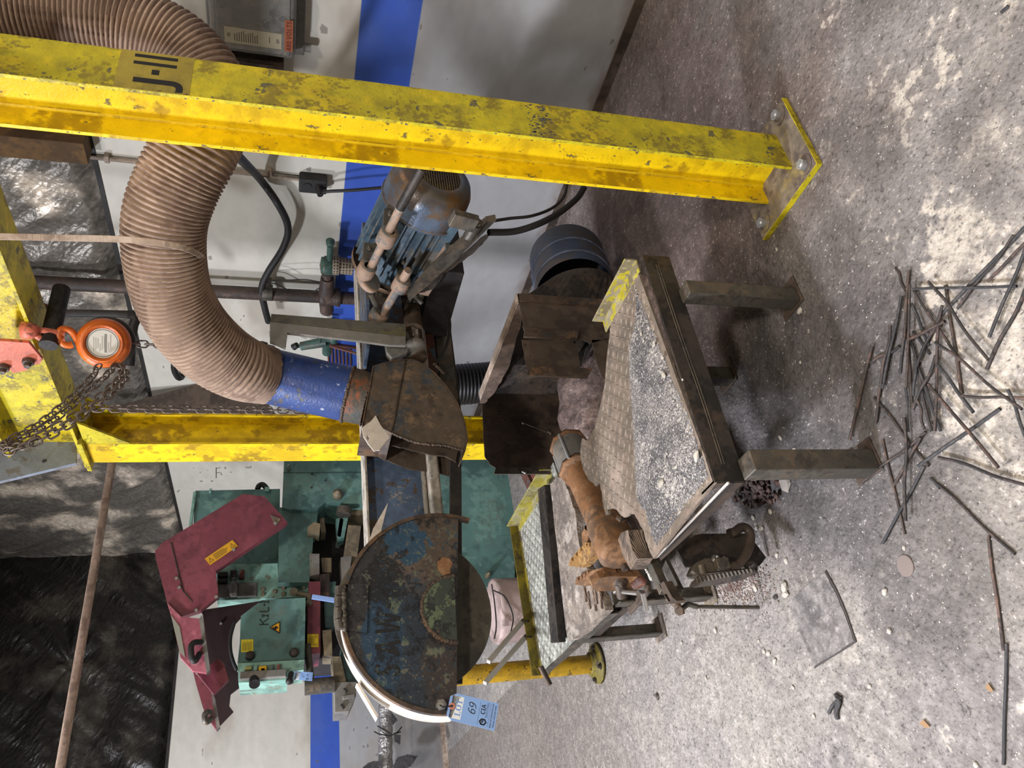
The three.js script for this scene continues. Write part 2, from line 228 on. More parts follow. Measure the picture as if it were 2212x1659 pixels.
// black insulation foil above the wall panels: crumpled, pulled in at its pins
const foilMat = (sheenGain) => new THREE.MeshStandardMaterial({ map: per(tex(512, 512, (u, v) => { const k = fbm(u, v, 5, 4, 180), f = fbm(u, v, 90, 2, 181); const c = mix3([40, 38, 35], [84, 78, 70], sst(0.42, 0.7, k)); const w = 0.8 + f * 0.4; return c.map((q) => q * w * sheenGain); }), 1.6), roughness: 0.36, metalness: 0.35, bumpMap: per(tex(768, 768, (u, v) => { const w = 0.06 * fbm(u, v, 3, 3, 184), r = Math.abs(fbm((u + v * 1 + w + 2) % 1, (v + w + 1) % 1, 12, 3, 182) - 0.5); return 0.75 * (1 - 2.2 * r) * (0.4 + 0.6 * fbm(u, v, 4, 2, 185)) + 0.25 * fbm(u, v, 60, 3, 183); }, false), 1.3), bumpScale: 0.014 });
function foilWall(name, at, a0, a1, na, pins, tilt, sheenGain) {
  const ny = 130, g = new THREE.PlaneGeometry(1, 1, na, ny), P = g.attributes.position, U = g.attributes.uv;
  for (let j = 0; j <= ny; j++) for (let i = 0; i <= na; i++) {
    const q = j * (na + 1) + i, a = a0 + (a1 - a0) * i / na, y = TOP + (6 - TOP) * (1 - j / ny); let d = 0.035 + 0.06 * Math.pow(Math.abs(fbm(((a * 3 + y * tilt * 2.2 + 40) / 24) % 1, ((y + 10 - a * tilt * 0.15) / 24) % 1, 30, 3, 193) - 0.5) * 2, 0.8) + 0.02 * Math.sin((a * 1.7 + y * tilt) * 5 + 5 * fbm(((a + 20) / 16) % 1, y / 6, 6, 2, 190)) * fbm(((a + 20) / 16) % 1, y / 6, 4, 2, 191) + 0.05 * fbm(((a + 20) / 16) % 1, y / 6, 9, 3, 192);
    for (const [pa, py, n, s] of pins) { const dx = a - pa, dy = y - py, r = Math.hypot(dx, dy) + 1e-3, an = Math.atan2(dy, dx), e = Math.exp(-r / s); d = d * (1 - 0.7 * e) + e * 0.035 * Math.cos(an * n + 2 * Math.sin(an * 2)) * Math.min(1, r / 0.08) - 0.02 * Math.exp(-r / 0.05); }
    d *= sst(0, 0.12, y - TOP) * 0.9 + 0.1; const p = at(a, y, d); P.setXYZ(q, p.x, p.y, p.z); U.setXY(q, a, y);
  }
  g.computeVertexNormals(); const m = struct(name, [g], foilMat(sheenGain), true); return m;
}
foilWall('wall_right_upper', (a, y, d) => V(WX + 0.06 - d, y, a), -8.3, 2, 360, [[-3.9, 3.4, 9, 0.4], [-5.6, 3.2, 7, 0.5]], 1.1, 2.9);  // right wall foil colour brightened to paint in its lit sheen
foilWall('wall_back_upper', (a, y, d) => V(a, y, WZ - 0.06 + d), -4, 3.5, 300, [[1.05, 3.35, 11, 0.7], [2.35, 3.5, 7, 0.4], [0.2, 4.2, 7, 0.5]], -0.9, 0.9);
struct('wall_right_backing', box(WX + 0.1, WX + 0.3, TOP, 6, WZ - 0.4, 5.2, 0), M.black);
struct('wall_back_backing', box(-6.2, WX + 0.3, TOP, 6, WZ - 0.4, WZ - 0.1, 0), M.black);
struct('beam_timber', box(3.29, 3.4, TOP, 6, PX(100, 345, 3.3).z, PX(100, 300, 3.3).z, 0.004), M.timber);

// floor: concrete under grinding dust; its tones come from the place (bare, trodden, dusted)
const blob = (x, z, cx, cz, r) => Math.max(0, 1 - Math.hypot(x - cx, z - cz) / r);
function floorCol(x, z, fine) {
  const u = ((x + 8) / 16) % 1, v = ((z + 16) / 16) % 1; const a = fbm(u, v, 24, 5, 200), b = fbm(u, v, 110, 4, 201), c = fbm(u, v, 640, 3, 202), sp = fbm(u, v, 2048, 2, 203);
  let col = mix3([150, 144, 140], [176, 168, 158], sst(0.35, 0.65, a));
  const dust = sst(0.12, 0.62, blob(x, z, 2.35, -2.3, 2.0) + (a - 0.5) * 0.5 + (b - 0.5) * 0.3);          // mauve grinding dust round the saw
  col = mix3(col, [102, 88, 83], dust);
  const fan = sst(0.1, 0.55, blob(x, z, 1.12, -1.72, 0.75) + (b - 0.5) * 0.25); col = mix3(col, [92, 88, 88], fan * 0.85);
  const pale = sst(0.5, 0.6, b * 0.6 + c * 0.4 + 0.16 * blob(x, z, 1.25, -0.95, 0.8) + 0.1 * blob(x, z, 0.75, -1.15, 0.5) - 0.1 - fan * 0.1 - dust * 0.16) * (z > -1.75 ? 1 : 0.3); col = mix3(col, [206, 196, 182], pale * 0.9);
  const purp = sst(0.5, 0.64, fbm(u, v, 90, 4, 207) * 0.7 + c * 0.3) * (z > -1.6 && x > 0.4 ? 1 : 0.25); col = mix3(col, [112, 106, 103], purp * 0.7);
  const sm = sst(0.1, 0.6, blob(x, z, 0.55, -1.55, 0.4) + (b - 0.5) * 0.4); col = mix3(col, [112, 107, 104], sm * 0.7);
  if (x < 1.2 && z < -3) col = mix3(col, [128, 118, 108], sst(0, 1, (-3 - z) / 1.5) * (0.5 + 0.5 * a));
  if (sp > 0.81) col = mix3(col, [224, 216, 206], 0.55); if (sp < 0.2) col = mix3(col, [64, 60, 60], 0.45);
  const w = 0.76 + (c - 0.5) * 0.34 + (sp - 0.5) * 0.16 + (fine ? 0 : 0) + 0.12; return [col[0] * w, col[1] * w, col[2] * w];
}
const floorBump = per(tex(1024, 1024, (u, v) => 0.45 * fbm(u, v, 10, 5, 210) + 0.55 * fbm(u, v, 110, 3, 211), false), 1.1);
const floorTex = (n, x0, x1, z0, z1) => { const t = tex(n[0], n[1], (u, v) => floorCol(x0 + (x1 - x0) * u, z0 + (z1 - z0) * v)); t.repeat.set(1 / (x1 - x0), 1 / (z1 - z0)); t.offset.set(-x0 / (x1 - x0), -z0 / (z1 - z0)); return t; };
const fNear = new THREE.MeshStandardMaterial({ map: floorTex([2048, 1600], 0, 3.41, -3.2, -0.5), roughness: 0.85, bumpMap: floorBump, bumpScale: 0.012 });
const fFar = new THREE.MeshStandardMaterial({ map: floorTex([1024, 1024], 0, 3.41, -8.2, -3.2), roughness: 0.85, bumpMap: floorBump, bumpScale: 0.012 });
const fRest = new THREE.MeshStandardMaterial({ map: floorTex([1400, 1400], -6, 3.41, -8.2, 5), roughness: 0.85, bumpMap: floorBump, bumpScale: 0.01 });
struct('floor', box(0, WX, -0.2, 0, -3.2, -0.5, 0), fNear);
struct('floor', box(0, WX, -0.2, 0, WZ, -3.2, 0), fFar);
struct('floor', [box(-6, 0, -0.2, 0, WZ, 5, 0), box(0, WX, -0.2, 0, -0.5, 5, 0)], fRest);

// ---------------------------------------------------------------- overhead lamps
for (const [x, z, w, d, I, c, label] of LAMPS) {
  const t = thing('bay_lamp', label, 'lamp', V(x, LAMP_Y, z));
  obj('housing', [box(x - w / 2 - 0.03, x + w / 2 + 0.03, LAMP_Y + 0.01, LAMP_Y + 0.1, z - d / 2 - 0.03, z + d / 2 + 0.03)], M.greyPaint, t);
  obj('rod', [cyl(V(x - 0.15, LAMP_Y + 0.1, z), V(x - 0.15, 6, z), 0.008), cyl(V(x + 0.15, LAMP_Y + 0.1, z), V(x + 0.15, 6, z), 0.008)], M.steel, t);
  const g = new THREE.PlaneGeometry(w, d); g.rotateX(Math.PI / 2); g.translate(x, LAMP_Y + 0.005, z);
  const e = new THREE.MeshStandardMaterial({ color: 0xffffff, emissive: c, emissiveIntensity: 3, roughness: 0.6 }); obj('diffuser', g, e, t);
  const l = new THREE.RectAreaLight(c, I, w, d); l.position.set(0, -0.01, 0); l.lookAt(x, -5, z); l.rotation.set(-Math.PI / 2, 0, 0); t.add(l);
}

// ---------------------------------------------------------------- the two yellow columns and the runway beam between them
function column(label, x, z, h, frontFlange, mats) {         // x, z: the corner nearest the camera
  const s = 0.164, tf = 0.012, tw = 0.009, cx = x + s / 2, cz = z - s / 2; const t = thing('crane_column', label, 'column', V(cx, 0, cz));
  if (frontFlange) { obj('flange', box(x, x + s, 0.02, h, z - tf, z, 0.002), mats[0], t, 'front flange dulled by grime'); obj('flange', box(x, x + s, 0.02, h, z - s, z - s + tf, 0.002), mats[1], t); obj('web', [box(cx - tw / 2, cx + tw / 2, 0.02, h, z - s + tf, z - tf, 0.001), ...[-1, 1].flatMap((k) => [cyl(V(cx + k * 0.004, 0.02, z - tf), V(cx + k * 0.004, h, z - tf), 0.009, 0.009, 10), cyl(V(cx + k * 0.004, 0.02, z - s + tf), V(cx + k * 0.004, h, z - s + tf), 0.009, 0.009, 10)])], mats[1], t); }
  else { obj('flange', box(x, x + tf, 0.02, h, z - s, z, 0.002), mats[0], t); obj('flange', box(x + s - tf, x + s, 0.02, h, z - s, z, 0.002), mats[1], t); obj('web', box(x + tf, x + s - tf, 0.02, h, cz - tw / 2, cz + tw / 2, 0.001), mats[1], t); }
  obj('base_plate', box(cx - 0.165, cx + 0.165, 0, 0.022, cz - 0.168, cz + 0.168, 0.003), frontFlange ? M.plateTan : M.yellow, t);
  for (const [i, j] of [[-1, 1], [1, 1], [-1, -1], [1, -1]]) { const p = V(cx + i * 0.125, 0.022, cz + j * 0.128); obj('washer', lathe(p, V(0, 1, 0), [[0, 0], [0.033, 0], [0.033, 0.003], [0, 0.004]], 24), M.plateTan, t); obj('bolt', [hex(p.clone().setY(0.026), V(0, 1, 0), 0.019, 0.016), cyl(p.clone().setY(0.042), p.clone().setY(0.046), 0.012, 0.009, 12)], M.zinc, t); }
  return t;
}
const Z1 = V(0, 0, 1);
const frontCol = column('thick yellow steel column with black stencilled code in front of the saw', 1.824, -1.354, 3.4, true, [M.yellowDirtyShade, M.yellow]);
obj('base_edge', [box(1.741, 2.071, 0.001, 0.021, -1.2685, -1.266, 0), box(1.739, 1.7415, 0.001, 0.021, -1.604, -1.268, 0)], M.yellowDirtyShade, frontCol, 'yellow painted plate edge');
obj('stencil_patch', box(1.8245, 1.9875, 1.86, 2.04, -1.354, -1.3535, 0), worn([158, 140, 52], [[[140, 124, 50], 0.4, 5, 3, 0.2]], { g: 0.1 }), frontCol, 'pale brown patch behind the code');
obj('lettering', [text('J', 0.094, V(1.843, 1.905, -1.3535), V(1, 0, 0), V(0, 1, 0)), box(1.893, 1.914, 1.94, 1.958, -1.3535, -1.353, 0), ...[1.931, 1.962].map((x) => box(x, x + 0.013, 1.9, 2.005, -1.3535, -1.353, 0))], flat(0x161616, 0.8), frontCol, 'black stencilled code');
{ const w = PX(1209, 344, 1.9014); obj('rolled_mark', [text('NYS', 0.032, w, V(0, -1, 0), V(0, 0, 1), 0.0008), text('USA', 0.032, PX(1290, 351, 1.9014), V(0, -1, 0), V(0, 0, 1), 0.0008)], M.yellow, frontCol, 'raised mill letters');
  const l = [], chip = (x, y, z, s, n) => { const k = 5 + Math.floor(rnd() * 3), e1 = Math.abs(n.z) ? V(1, 0, 0) : V(0, 0, 1), pts = Array.from({ length: k }, (_, i) => { const a = i / k * 6.28, r = s * rr(0.4, 1.1); return V(x, y, z).addScaledVector(e1, Math.cos(a) * r * 0.7).add(V(0, Math.sin(a) * r * 1.3, 0)); }); l.push(prism(pts, n.clone().multiplyScalar(0.0004))); };
  for (let i = 0; i < 150; i++) { const y = rr(0.1, 2.3); chip(1.826 + Math.abs(rr(-1, 1) * rr(0, 1)) * 0.012, y, -1.3539, rr(0.001, 0.0035), Z1); }
  for (let i = 0; i < 110; i++) { const t = rnd(); chip(1.828 + t * 0.155, 0.885 + rr(-0.035, 0.035) + (rnd() - 0.5) * 0.02, -1.3539, rr(0.0012, 0.006), Z1); } for (let i = 0; i < 60; i++) chip(rr(1.83, 1.98), rr(0.1, 2.2), -1.3539, rr(0.001, 0.003), Z1);
  for (let i = 0; i < 90; i++) { const y = rr(0.05, 1.6); chip(1.9012, y, -1.366 - Math.pow(rnd(), 1.5) * 0.1, rr(0.001, 0.004), V(-1, 0, 0)); } for (let i = 0; i < 70; i++) chip(1.8238, rr(0.05, 2.2), rnd() < 0.5 ? -1.358 - rnd() * 0.006 : -1.508 - rnd() * 0.006, rr(0.0015, 0.004), V(-1, 0, 0));
  obj('paint_chip', l, flat(0x56555a, 0.6), frontCol, 'grey flaked spots in the paint').userData.kind = 'stuff'; }
column('yellow steel column standing behind the saw under the chain hoist', 1.84, -3.195, 2.43, false, [M.yellow, M.yellow]);

// a pixel on any plane: point q, normal n
const PL = (x, y, q, n) => { const d = ray(x, y); return EYE.clone().addScaledVector(d, q.clone().sub(EYE).dot(n) / d.dot(n)); };
const LP = (q, n, list) => list.map(([x, y]) => PL(x, y, q, n));
const X1 = V(1, 0, 0), Y1 = V(0, 1, 0);

// ---------------------------------------------------------------- the near work table
{
  const t = thing('work_table', 'low steel table with torn tread-plate top heaped with grey grit', 'table', V(1.23, 0, -1.9));
  const h = 0.5, edge = [[1320, 692], [1312, 760], [1306, 830], [1296, 880], [1284, 925], [1268, 950], [1257, 947], [1253, 975], [1256, 1000], [1262, 1020], [1272, 1035], [1286, 1050], [1291, 1045], [1296, 1043], [1301, 1075], [1303, 1095], [1309, 1112], [1314, 1110], [1311, 1102], [1322, 1098], [1330, 1100], [1342, 1116], [1352, 1117], [1361, 1108], [1370, 1112], [1380, 1128], [1390, 1150], [1398, 1175], [1408, 1200]];
  const outline = [PY(1543, 1042, h), PY(1374, 577, h), ...jag(YP(h, edge), 3, 0.004, V(0.3, 0, 1)), V(0.8, h, -2.12)];
  outline.splice(-1, 1); outline.push(PY(1412, 1207, h));
  obj('tread_plate', prism(outline, V(0, -0.009, 0)), M.treadDust, t); obj('tread_lug', lugs(outline, h, 0.029, 0.03, 0.009, 0.0034), M.treadLug, t).userData.kind = 'stuff';
  // grit lying on the plate
  const heap = [[1530, 1028], [1520, 1040], [1500, 1066], [1425, 1170], [1418, 1180], [1405, 1150], [1395, 1110], [1375, 1080], [1372, 1010], [1368, 930], [1362, 850], [1358, 770], [1360, 740], [1370, 705], [1374, 660], [1372, 620], [1380, 640], [1410, 715], [1450, 815], [1490, 910]].map(([x, y]) => PY(x, y, h + 0.001));
  { const c = heap.reduce((a, p) => a.add(p), V(0, 0, 0)).multiplyScalar(1 / heap.length), rim = jag([...heap, heap[0]], 8, 0.006, V(0.7, 0, 0.7)), pos = [], K = 10, n = rim.length - 1, hh = (p, k) => h + 0.001 + 0.012 * sst(0, 0.35, k) * (0.35 + 1.1 * fbm((p.x * 0.7 + 3) % 1, (p.z * 0.7 + 5) % 1, 9, 4, 230)), q = (i, k) => { const p = rim[i % n].clone().lerp(c, k / K); p.y = hh(p, k / K); return p; };
    for (let i = 0; i < n; i++) for (let k = 0; k < K; k++) { const a = q(i, k), b = q(i + 1, k), d = q(i, k + 1), e = q(i + 1, k + 1); for (const p of [a, b, e, a, e, d]) pos.push(p.x, p.y, p.z); }
    const g = new THREE.BufferGeometry(); g.setAttribute('position', new THREE.Float32BufferAttribute(pos, 3)); g.computeVertexNormals();
    const mt = new THREE.MeshStandardMaterial({ map: per(tex(1024, 1024, (u, v) => { const a = fbm(u, v, 9, 4, 231), b = fbm(u, v, 60, 3, 232), s = fbm(u, v, 260, 2, 233), e = fbm(u, v, 5, 3, 234); let c = mix3([134, 130, 128], [96, 94, 95], sst(0.4, 0.62, a)); c = mix3(c, [206, 200, 190], sst(0.5, 0.68, e * 0.45 + b * 0.3 + s * 0.25) * 0.7); if (s > 0.66) c = mix3(c, [226, 220, 210], 0.6); if (s < 0.33) c = mix3(c, [60, 58, 58], 0.6); return c; }), 0.9), roughness: 0.95, bumpMap: per(tex(512, 512, (u, v) => fbm(u, v, 60, 4, 235), false), 0.45), bumpScale: 0.008 });
    const m = solo('grit_layer', [g], mt, 'grey and white grinding grit spread over the nearer table top', 'grit'); m.userData.kind = 'stuff'; }
  obj('front_rail', [box(0.817, 1.645, 0.4, 0.5, -1.634, -1.624), box(0.817, 1.645, 0.4, 0.408, -1.69, -1.626)], M.dark, t);
  obj('weld_seam', [0.452, 0.46].flatMap((y, i) => [tube([V(0.87, y, -1.6235), V(1.1, y - 0.002, -1.6225), V(1.35 - i * 0.05, y + 0.001, -1.6225), V(1.6, y, -1.6235)], 0.0022, 40, 6)]), M.steel, t, 'welded seam along the rail');
  obj('side_rail', [prism([V(0.817, 0.4, -1.626), V(0.817, 0.453, -1.626), V(0.817, 0.444, -2.13), V(0.817, 0.41, -2.19)], V(0.008, 0, 0)), prism([V(0.817, 0.455, -1.626), V(0.817, 0.5, -1.626), V(0.817, 0.5, -1.7)], V(0.006, 0, 0))], M.sheet, t);
  obj('deck_edge', [bar(PX(1574, 1042, 0.812), PX(1418, 1204, 0.812), 0.007, 0.006)], M.dustWhite, t, 'bright worn deck edge'); obj('edge_gap', bar(PX(1581, 1042, 0.8135), PX(1424, 1204, 0.8135), 0.006, 0.006), M.black, t);
  obj('end_upstand', [bar(V(1.655, 0.522, -1.66), V(1.655, 0.522, -1.985), 0.045, 0.006), box(1.605, 1.655, 0.498, 0.504, -1.985, -1.66)], worn([150, 140, 116], [[[178, 166, 40], 0.45, 22, 240, 0.05], [[120, 110, 84], 0.2, 6, 241, 0.1]], { g: 0.3, hard: 1 }), t, 'upright angle with yellow flecked paint');
  const legs = [[0.85, -1.592, 0.064], [1.47, -1.6, 0.055], [1.47, -2.05, 0.055]];
  for (const [x, z, w] of legs) obj('leg', [box(x - w / 2, x + w / 2, 0.006, 0.41, z - w / 2, z + w / 2, 0.005)], M.steel, t);
  for (const [x, z] of legs) obj('foot_plate', [box(x - 0.034, x + 0.07, 0, 0.007, z - 0.075, z + 0.036)], M.sheet, t);
  for (const [x, z] of [[1.52, -1.65], [0.925, -1.65]]) obj('foot_bolt', bolt(V(x - 0.02, 0.007, z), Y1, 0.012, 0.014), M.steel, t);
  for (const [x, y, s] of [[1504, 985, 0.02], [1428, 1045, 0.02], [1412, 746, 0.011], [1430, 772, 0.012], [1385, 721, 0.009], [1390, 737, 0.008], [1433, 810, 0.016], [1412, 740, 0.008], [1440, 980, 0.007], [1474, 820, 0.006]]) { const g = new THREE.IcosahedronGeometry(s * 0.9, 0); g.scale(1.1, 0.35, 0.7); const p = PY(x, y, h + 0.014); g.rotateY(x); g.translate(p.x, p.y, p.z); solo('slag_chip', [g], flat(0xb4aea2, 0.85), 'pale slag chip lying in the grit on the nearer table', 'chip', 'pale chips on the nearer table'); }
}
// ---------------------------------------------------------------- the far work table
{
  const t = thing('work_table', 'smaller tread-plate table with yellow edged upstands behind the vise', 'table', V(1.2, 0, -3.1)), h = 0.41;
  const fo = [V(0.82, h, -3.6), V(0.82, h, -2.75), V(1.6, h, -2.95), V(1.6, h, -3.6)]; obj('tread_plate', prism(fo, V(0, -0.01, 0)), M.treadGrey, t); obj('tread_lug', lugs(fo, h, 0.029, 0.03, 0.009, 0.003), M.treadGrey, t).userData.kind = 'stuff';
  obj('back_upstand', [box(0.815, 1.585, h, h + 0.046, -3.62, -3.612), box(0.815, 1.585, h - 0.004, h + 0.003, -3.62, -3.585)], M.yellowWorn = worn([104, 92, 24], [[[58, 50, 40], 0.45, 4, 250, 0.2], [[138, 124, 24], 0.25, 8, 251, 0.1]], { g: 0.3 }), t, 'upright edge strip in worn yellow paint');
  obj('end_upstand', [box(1.58, 1.588, h, h + 0.06, -3.62, -2.99), box(1.54, 1.588, h - 0.002, h + 0.004, -3.6, -2.99)], worn([142, 132, 44], [[[146, 140, 114], 0.45, 10, 252, 0.1], [[110, 102, 60], 0.3, 7, 253, 0.06]], { g: 0.25 }), t, 'upright edge strip in bright yellow paint');
  obj('side_rail', [prism([V(0.815, h - 0.055, -2.72), V(0.815, h, -2.72), V(0.815, h, -3.61), V(0.815, h - 0.03, -3.61)], V(0.008, 0, 0))], M.steel, t);
  for (const [x, z] of [[0.845, -2.62], [0.85, -3.1], [1.5, -3.5], [1.5, -3.0]]) obj('leg', [box(x - 0.03, x - 0.022, 0.01, h - 0.01, z - 0.03, z + 0.03), box(x - 0.03, x + 0.03, 0.01, h - 0.01, z - 0.03, z - 0.022)], M.steel, t);
  for (const [x, z] of [[0.845, -2.62], [0.85, -3.1]]) obj('foot_plate', box(x - 0.05, x + 0.05, 0, 0.01, z - 0.05, z + 0.05), M.plateTan, t);
  obj('cross_rail', box(0.83, 0.87, 0.3, 0.34, -3.1, -2.62), M.dark, t);
  const pl = [[1188, 1045], [1205, 1031], [1218, 1034], [1227, 1060], [1236, 1085], [1243, 1110], [1247, 1150], [1252, 1180], [1262, 1215], [1277, 1245], [1290, 1270], [1302, 1298], [1307, 1318], [1295, 1330], [1262, 1362], [1226, 1386], [1215, 1300], [1203, 1180]].map(([x, y]) => PY(x, y, h + 0.035));
  solo('charred_plank', prism(jag([...pl, pl[0]], 3, 0.005, V(0.4, 0, 0.9)).slice(0, -1), V(0, -0.035, 0)), M.charWood, 'charred splintered plank lying along the front of the farther table', 'plank');
  solo('wood_splinters', [[1285, 1290], [1278, 1270], [1292, 1280], [1270, 1300], [1283, 1305], [1262, 1285], [1296, 1300]].map(([x, y], i) => bar(PY(x, y - 22, h + 0.038), PY(x + 4, y + 16, h + 0.04), 0.009, 0.013)), M.wood, 'raised splinters at the broken end of the charred plank', 'splinters').userData.kind = 'stuff';
  const b0 = PY(1176, 1052, h + 0.04), b1 = PY(1206, 1388, h + 0.04);
  const bt = thing('steel_bar', 'dark flat steel bar laid lengthwise between plank and tread plate', 'bar', b0);
  obj('bar', bar(b0, b1, 0.036, 0.1), M.dark, bt); 
}
// ---------------------------------------------------------------- abrasive cut-off saw: guard, wheel, arm
const GZ = -2.4, GC = V(0.776, 1.101, GZ), GR = 0.3255;
const circ = (r, a0, a1, n, z = GZ, c = GC) => Array.from({ length: n + 1 }, (_, i) => { const a = a0 + (a1 - a0) * i / n; return V(c.x + Math.cos(a) * r, c.y + Math.sin(a) * r, z); });
const saw = thing('cutoff_saw', 'rusty abrasive cut-off saw with round blue guard and long swinging arm', 'saw', V(1.4, 0.85, -2.6));
{
  const t = saw, EL = PZ(977, 1514, GZ), ER = PZ(984.5, 1128, GZ), aR = Math.atan2(ER.y - GC.y, ER.x - GC.x), aL = Math.atan2(EL.y - GC.y, EL.x - GC.x);
  const a0 = aR - 0.02, a1 = (aL < 0 ? aL + 2 * Math.PI : aL) + 0.03;
  // guard face: worn blue over black and brown, with torn paint islands
  const gmap = tex(1024, 1024, (u, v) => {
    const x = (u - 0.5) * 0.7, y = (v - 0.5) * 0.7, n1 = fbm(u, v, 7, 5, 301) - 0.5, n2 = fbm(u, v, 26, 4, 302) - 0.5, n3 = fbm(u, v, 90, 3, 303) - 0.5, B = (cx, cy, rx, ry, a = 0) => { const c = Math.cos(a), s = Math.sin(a), dx = (x - cx) * c + (y - cy) * s, dy = -(x - cx) * s + (y - cy) * c; return 1 - Math.hypot(dx / rx, dy / ry); };
    let c = mix3([50, 50, 52], [60, 54, 49], sst(-0.1, 0.15, n1)); const put = (col, m, k = 1, s = 0.06) => { c = mix3(c, col, sst(-s, s, m) * k); };
    put([82, 71, 62], B(0.24, 0.02, 0.17, 0.12) + n1 * 1.2 + n2 * 0.6, 1, 0.25); put([102, 88, 76], B(0.17, 0.13, 0.13, 0.045, -0.6) + n1 * 1.6 + n2 * 0.5, 0.9, 0.2); put([96, 82, 72], B(0.12, 0.1, 0.1, 0.05, 0.3) + n1 * 1.6 + n2 * 0.6, 0.8, 0.2);
    put([44, 74, 98], B(0.235, 0.115, 0.085, 0.075) + n1 * 0.8 + n2 * 1.6, 0.95, 0.05); put([40, 66, 90], B(-0.09, 0.2, 0.22, 0.06, -0.1) + n1 * 0.7 + n2 * 0.4, 0.9, 0.12); put([34, 50, 66], B(-0.12, 0.1, 0.2, 0.1) + n1 * 0.9, 0.6, 0.3); put([30, 31, 34], B(0.1, 0.2, 0.09, 0.07) + n1 * 1.4 + n2 * 0.8, 0.85, 0.1);
    put([62, 52, 46], B(-0.2, 0.02, 0.18, 0.06) + n1 * 1.2, 0.8, 0.25); put([92, 104, 84], 0.045 - Math.abs(Math.hypot(x, y - 0.02) - 0.135) + n2 * 0.3 + n3 * 0.12 - 0.06, 0.7, 0.02); put([86, 98, 82], n2 + n3 * 0.6 - 0.2, 0.6, 0.03); put([104, 90, 78], n3 + n2 * 0.4 - 0.2, 0.5, 0.04); put([28, 28, 30], -n2 - n3 * 0.5 - 0.19, 0.7, 0.03); put([58, 84, 104], n1 * 0.6 - n3 - 0.24, 0.6, 0.04);
    const w = 1 + n3 * 0.3 + n2 * 0.16; return [c[0] * w, c[1] * w, c[2] * w]; }); gmap.repeat.set(1 / 0.7, 1 / 0.7); gmap.offset.set(0.5 - GC.x / 0.7, 0.5 - GC.y / 0.7);
  const gm = new THREE.MeshStandardMaterial({ map: gmap, roughness: 0.5, metalness: 0.1, bumpMap: grain, bumpScale: 0.0015 });
  const face = [...circ(GR - 0.012, a0, a1, 60)]; const fc = obj('guard_face', prism(face, V(0, 0, 0.005)), gm, t, 'flat blue guard face with flaking paint');
  const LX = V(1, -0.115, 0).normalize(), LY = V(0.115, 1, 0).normalize(), LT = (s, y) => text(s, 0.076, PZ(863, y, GZ + 0.0055), LX.clone().multiplyScalar(0.72), LY);
  obj('lettering', [LT('S', 1463), LT('A', 1417), LT('W', 1371), bar(PZ(838, 1314, GZ + 0.0056), PZ(838, 1300, GZ + 0.0056), 0.016, 0.0012, LY)], worn([20, 20, 21], [[[60, 74, 74], 0.1, 12, 308, 0.03]], { p: 0.3 }), fc, 'black painted letters');
  const rimPts = circ(GR, a0, a1, 60), rp = []; for (const p of rimPts) rp.push(p);
  const ring = (r0, r1, z0, z1, b0, b1, n = 60) => { const o = circ(r1, b0, b1, n, z0), i = circ(r0, b0, b1, n, z0).reverse(); return prism([...o, ...i], V(0, 0, z1 - z0)); };
  obj('guard_lip', ring(GR - 0.012, GR, GZ - 0.012, GZ + 0.012, a0 - 0.12, a1), M.rust, t, 'brown rolled lip round the guard face');
  obj('guard_rim', ring(GR - 0.008, GR - 0.002, GZ - 0.11, GZ - 0.01, a0 + 0.3, a1), M.dustWhite, t, 'guard rim coated in pale dust');
  obj('guard_back', prism(circ(GR - 0.01, a0 + 0.05, a1, 50, GZ - 0.112), V(0, 0, 0.005)), M.rust, t);
  // hub cover half disc, welded on
  const hc = PZ(982, 1317, GZ), hr = 0.107; let ha = Math.atan2(PZ(985, 1378, GZ).y - hc.y, PZ(985, 1378, GZ).x - hc.x); if (ha < 0) ha += 2 * Math.PI;
  obj('hub_cover', prism(circ(hr, ha - Math.PI, ha, 30, GZ + 0.004, hc), V(0, 0, 0.014)), worn([54, 62, 54], [[[34, 38, 36], 0.45, 6, 311, 0.04], [[92, 104, 78], 0.25, 8, 312, 0.04], [[84, 66, 54], 0.22, 5, 313, 0.06]], { p: 0.3, g: 0.3, hard: 1 }), t, 'half round hub cover with mottled green paint');
  const hw = Array.from({ length: 20 }, (_, i) => { const a = ha - Math.PI * i / 19; return V(hc.x + Math.cos(a) * hr, hc.y + Math.sin(a) * hr, GZ + 0.012); });
  obj('weld_bead', weld(hw, 0.0075, 90), M.rust, t, 'lumpy weld round the hub cover');
  // hinge plate and hasp at the top of the guard
  obj('patch_plate', prism(ZP(GZ, [[745, 1266], [795, 1262], [792, 1370], [745, 1364]]), V(0, 0, 0.012)), gm, t, 'raised patch below the hinge');
  const hp = ZP(GZ + 0.02, [[733, 1268], [731, 1290], [730, 1315], [731, 1340], [735, 1362]]);
  obj('hinge', [...hp.slice(0, -1).map((p, i) => cyl(p, hp[i + 1].clone().lerp(p, 0.12), 0.013, 0.012, 12)), weld([hp[0].clone().add(V(0.005, -0.012, 0)), hp[4].clone().add(V(0, -0.012, 0))], 0.009, 18)], M.steel, t);
  obj('scab', prism(jag(ZP(GZ + 0.005, [[944, 1214], [956, 1205], [970, 1207], [978, 1218], [972, 1236], [966, 1244], [956, 1244], [946, 1232], [944, 1214]]), 3, 0.003, V(0.7, 0.7, 0)).slice(0, -1), V(0, 0, 0.003)), M.orangeRust, t, 'round rust scab');
  obj('bolt_hole', [cyl(PZ(964, 1129, GZ + 0.004), PZ(964, 1129, GZ + 0.0065), 0.011, 0.011, 14)], M.black, t);
